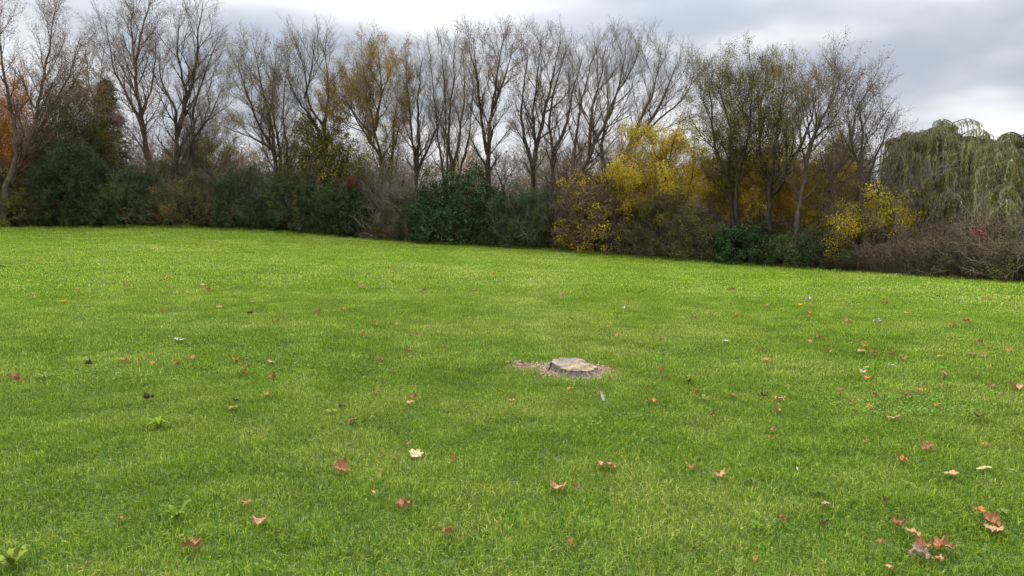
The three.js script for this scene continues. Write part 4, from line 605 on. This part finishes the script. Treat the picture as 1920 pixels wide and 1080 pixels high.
  const far = { orange: [[285, 688], [358, 677], [441, 681], [310, 525], [307, 586], [643, 584], [743, 613], [702, 612], [681, 630], [925, 515], [1176, 567], [1152, 635], [1096, 557], [1515, 590], [1438, 680], [1277, 558], [1785, 615], [1892, 663], [1764, 673], [1555, 665], [1631, 770], [1757, 768], [1622, 654], [1380, 595], [1850, 560]],
    brown: [[332, 689], [237, 539], [390, 545], [598, 587], [518, 606], [795, 547], [885, 546], [834, 655], [763, 664], [714, 680], [780, 631], [1302, 599], [1373, 545], [1428, 661], [1536, 637], [1660, 571], [1792, 566], [1693, 678], [1638, 667], [1574, 738], [1639, 748], [1702, 749], [1812, 606], [1835, 646], [1672, 671], [664, 532], [730, 504], [1445, 830], [1858, 731]],
    tan: [[148, 552], [60, 562], [380, 537], [475, 570], [411, 579], [1053, 554], [1331, 593], [1520, 645], [1821, 673], [1614, 663], [1240, 640], [1768, 709], [499, 747], [677, 542], [1437, 578], [1700, 590], [1590, 605], [1845, 674]],
    dark: [[5, 502], [470, 592], [858, 697], [1759, 558], [167, 689]], white: [[1169, 581], [1362, 644], [1668, 691], [1515, 563], [190, 492], [1644, 606]], yellow: [[121, 568], [1500, 575]] };
  const farLabel = { orange: 'small orange leaves', brown: 'small brown leaves', tan: 'small tan leaves', dark: 'small blackish leaves', white: 'tiny whitish leaves', yellow: 'tiny yellow leaves' };
  const ORD = ['first', 'second', 'third', 'fourth', 'fifth', 'sixth', 'seventh', 'eighth', 'ninth', 'tenth', 'eleventh', 'twelfth', 'thirteenth', 'fourteenth', 'fifteenth', 'sixteenth', 'seventeenth', 'eighteenth'];
  for (const c in far) for (const [zone, x0, x1] of [['left', -1, 640], ['middle', 640, 1280], ['right', 1280, 1921]]) {
    const row = far[c].filter(([x]) => x >= x0 && x < x1).sort((a, b) => a[0] - b[0]);
    row.forEach(([x, y], k) => list.push([x, y, y < 600 ? 11 : 13, rnd() < .6 ? 'curl' : rnd() < .5 ? 'fold' : 'flat', c, row.length > 1 ? `${ORD[k]} from left of the ${farLabel[c]} on the far lawn, ${zone} third` : `only one of the ${farLabel[c]} on the far lawn, ${zone} third`, c]));
  }
  for (const [x, y, size, kind, c, label, group] of list) {
    const p = hit(x, y + size * .12), d = p.distanceTo(camera.position), s = clamp(size * d / F * (kind === 'flat' || kind === 'oval' ? .70 : size > 20 ? .74 : .72), .022, .15);
    const o = thing('fallen_leaf', p, label, 'leaf', group ? `${group} fallen leaves far out on the lawn` : undefined);
    const upright = kind === 'fold' ? .22 : .2; o.position.y += .046 + .08 * s;
    o.rotation.set((rnd() - .2) * upright + .08, rnd() * 6.28, (rnd() - .5) * .6, 'YXZ');
    const gs = shapes[kind], b = shadow(new THREE.Mesh(gs[Math.floor(rnd() * gs.length)], mats[c])); b.name = 'blade'; b.scale.setScalar(s); o.add(b);
    if (size > 11) { const st = shadow(new THREE.Mesh(stalkG, mats[c])); st.name = 'stalk'; st.scale.setScalar(s); o.add(st); }
  }
  // a leaf caught on top of a tuft of tall grass
  const p = hit(1131, 770), o = thing('grass_tuft', p, 'tuft of taller blue-green grass blades sticking up below the stump', 'grass tuft'); const gm = LEAF({ color: rgb(.22, .33, .10) });
  for (let k = 0; k < 16; k++) { const b = new Buf(), a = rnd() * 6.28, L = mix(.09, .2, rnd()), l = L * mix(.2, .8, rnd()), dx = Math.cos(a), dz = Math.sin(a), w = .003; const P = [0, .35, .7, 1].map(t => V(dx * (.03 + l * t * t), L * t * (1 - .15 * t), dz * (.03 + l * t * t))); P.forEach((q, i) => { const ww = w * (1 - i / 3.2); b.vert(V(q.x - dz * ww, q.y, q.z + dx * ww)); b.vert(V(q.x + dz * ww, q.y, q.z - dx * ww)); }); for (let i = 0; i < 3; i++) { const A = i * 2; b.tri(A, A + 1, A + 2); b.tri(A + 1, A + 3, A + 2); } b.mesh('grass_blade', gm, o); }
  const cl = thing('fallen_leaf', hit(1131, 764).add(V(-.015, .13, .03)), 'pale grey dead leaf caught upright on the tuft of tall grass', 'leaf'); cl.rotation.set(1.15, .3, .35); const cb = shadow(new THREE.Mesh(shapes.oval[0], mats.white)); cb.name = 'blade'; cb.scale.setScalar(.085); cl.add(cb);
}
// ------------------------------------------------------------------ weeds in the lawn
{
  const rnd = mulberry(621);
  const weeds = [
    [300, 806, 74, 15, .022, [.13, .27, .035], 'broad bright green weed rosette in the left lawn', .5], [332, 984, 62, 9, .026, [.13, .25, .05], 'weed with a few upright pointed leaves at the lower left', 1.1], [24, 1072, 62, 7, .042, [.17, .29, .07], 'weed with large oval leaves in the bottom left corner', 1.2], [1418, 1000, 26, 8, .024, [.10, .24, .04], 'little round-leaved weed at the bottom right of centre', .7],
    [84, 714, 44, 12, .02, [.17, .28, .09], 'pale grey-green weed rosette at the far left', .45], [436, 774, 34, 9, .024, [.18, .27, .10], 'small grey-green weed under an orange leaf', .5], [1292, 722, 52, 12, .024, [.14, .25, .06], 'green weed with upright leaves right of the stump', .9], [1318, 757, 42, 11, .022, [.16, .27, .10], 'light green weed below the upright-leaved one right of the stump', .6],
    [622, 780, 40, 9, .02, [.18, .28, .10], 'pale weed beside the blackish leaf left of centre', .4], [1535, 935, 34, 8, .024, [.07, .17, .05], 'dark green weed with one broad leaf at the lower right', .5], [1880, 972, 24, 7, .022, [.14, .26, .11], 'light green weed above the stacked pair of leaves at the right', .6], [870, 597, 26, 8, .02, [.14, .24, .09], 'small weed far out on the lawn left of the stump', .5],
    [1410, 912, 30, 7, .02, [.08, .18, .06], 'small dark weed left of the whitish upright leaf', .5], [1700, 920, 30, 9, .018, [.16, .27, .07], 'yellow-green weed tuft at the lower right', .7]];
  for (const [x, y, size, n, w, c, label, rise] of weeds) {
    const p = hit(x, y), d = p.distanceTo(camera.position), R = clamp(size * d / F / 2, .05, .26) * .85, o = thing('weed', p, label, 'weed'); o.position.y += .015;
    const m = LEAF({ color: rgb(c[0] * 1.35, c[1], c[2] * .6), roughness: .65, transmission: .3, specularIntensity: .08 });
    for (let k = 0; k < n; k++) {
      const b = new Buf(), a = k * 2.4 + rnd(), L = R * mix(.6, 1.15, rnd()), rs = rise * mix(.6, 1.3, rnd()), ww = Math.max(w, R * .13) * mix(.7, 1.2, rnd()), dx = Math.cos(a), dz = Math.sin(a), NN = 6;
      for (let i = 0; i <= NN; i++) { const t = i / NN, q = ww * .5 * Math.pow(Math.sin(Math.PI * clamp(t * .93 + .05, 0, 1)), .8) * (1 + .18 * (i % 2 ? 1 : -1)), yy = L * rs * Math.sin(t * 2.0) * .75 + .015, cx = dx * L * t, cz = dz * L * t; b.vert(V(cx - dz * q, yy + q * .5, cz + dx * q)); b.vert(V(cx, yy, cz)); b.vert(V(cx + dz * q, yy + q * .5, cz - dx * q)); }
      for (let i = 0; i < NN; i++) { const A = i * 3; b.tri(A, A + 1, A + 3); b.tri(A + 1, A + 4, A + 3); b.tri(A + 1, A + 2, A + 4); b.tri(A + 2, A + 5, A + 4); }
      b.mesh('leaf', m, o);
    }
  }
  // low clover and creeping weeds that mix into the turf
  const cl = new Copies(), b = new Buf(); for (let k = 0; k < 3; k++) { const a = k * 2.094, d = V(Math.cos(a), .35, Math.sin(a)).normalize(); leafPiece(b, V(0, 0, 0), d, Y, 1, .95, .12, [1, 1, 1]); }
  for (const [x, y, rx, rz, n] of [[1690, 765, .95, .7, 1000], [400, 640, 1.8, 1.5, 900], [250, 700, 1.2, .8, 500], [1600, 700, 1.4, 1, 500], [600, 690, 1.1, .9, 500], [1170, 800, .7, .5, 160], [1850, 640, 1.4, 1, 400]]) { const p = hit(x, y); for (let k = 0; k < n; k++) { const a = rnd() * 6.28, q = Math.sqrt(rnd()) * (.5 + .7 * noise(Math.cos(a) * 2 + x, Math.sin(a) * 2 + y)), gx = p.x + Math.cos(a) * q * rx, gz = p.z + Math.sin(a) * q * rz, h = mix(.025, .062, rnd()); cl.add(place(V(gx, ground(gx, gz) + h, gz), randDir(rnd).multiplyScalar(.5).add(Y).normalize(), rnd() * 6, mix(.007, .016, rnd())), pick([[.11, .22, .02], [.16, .29, .03], [.19, .32, .05]], rnd)); } }
  tag(cl.build('clover', b.geo(), LEAF({ vertexColors: true, transmission: .3, roughness: .55 }), scene), 'low clover and creeping weeds mixed into the lawn', 'clover', null, 'stuff');
}
renderer.render(scene, camera);
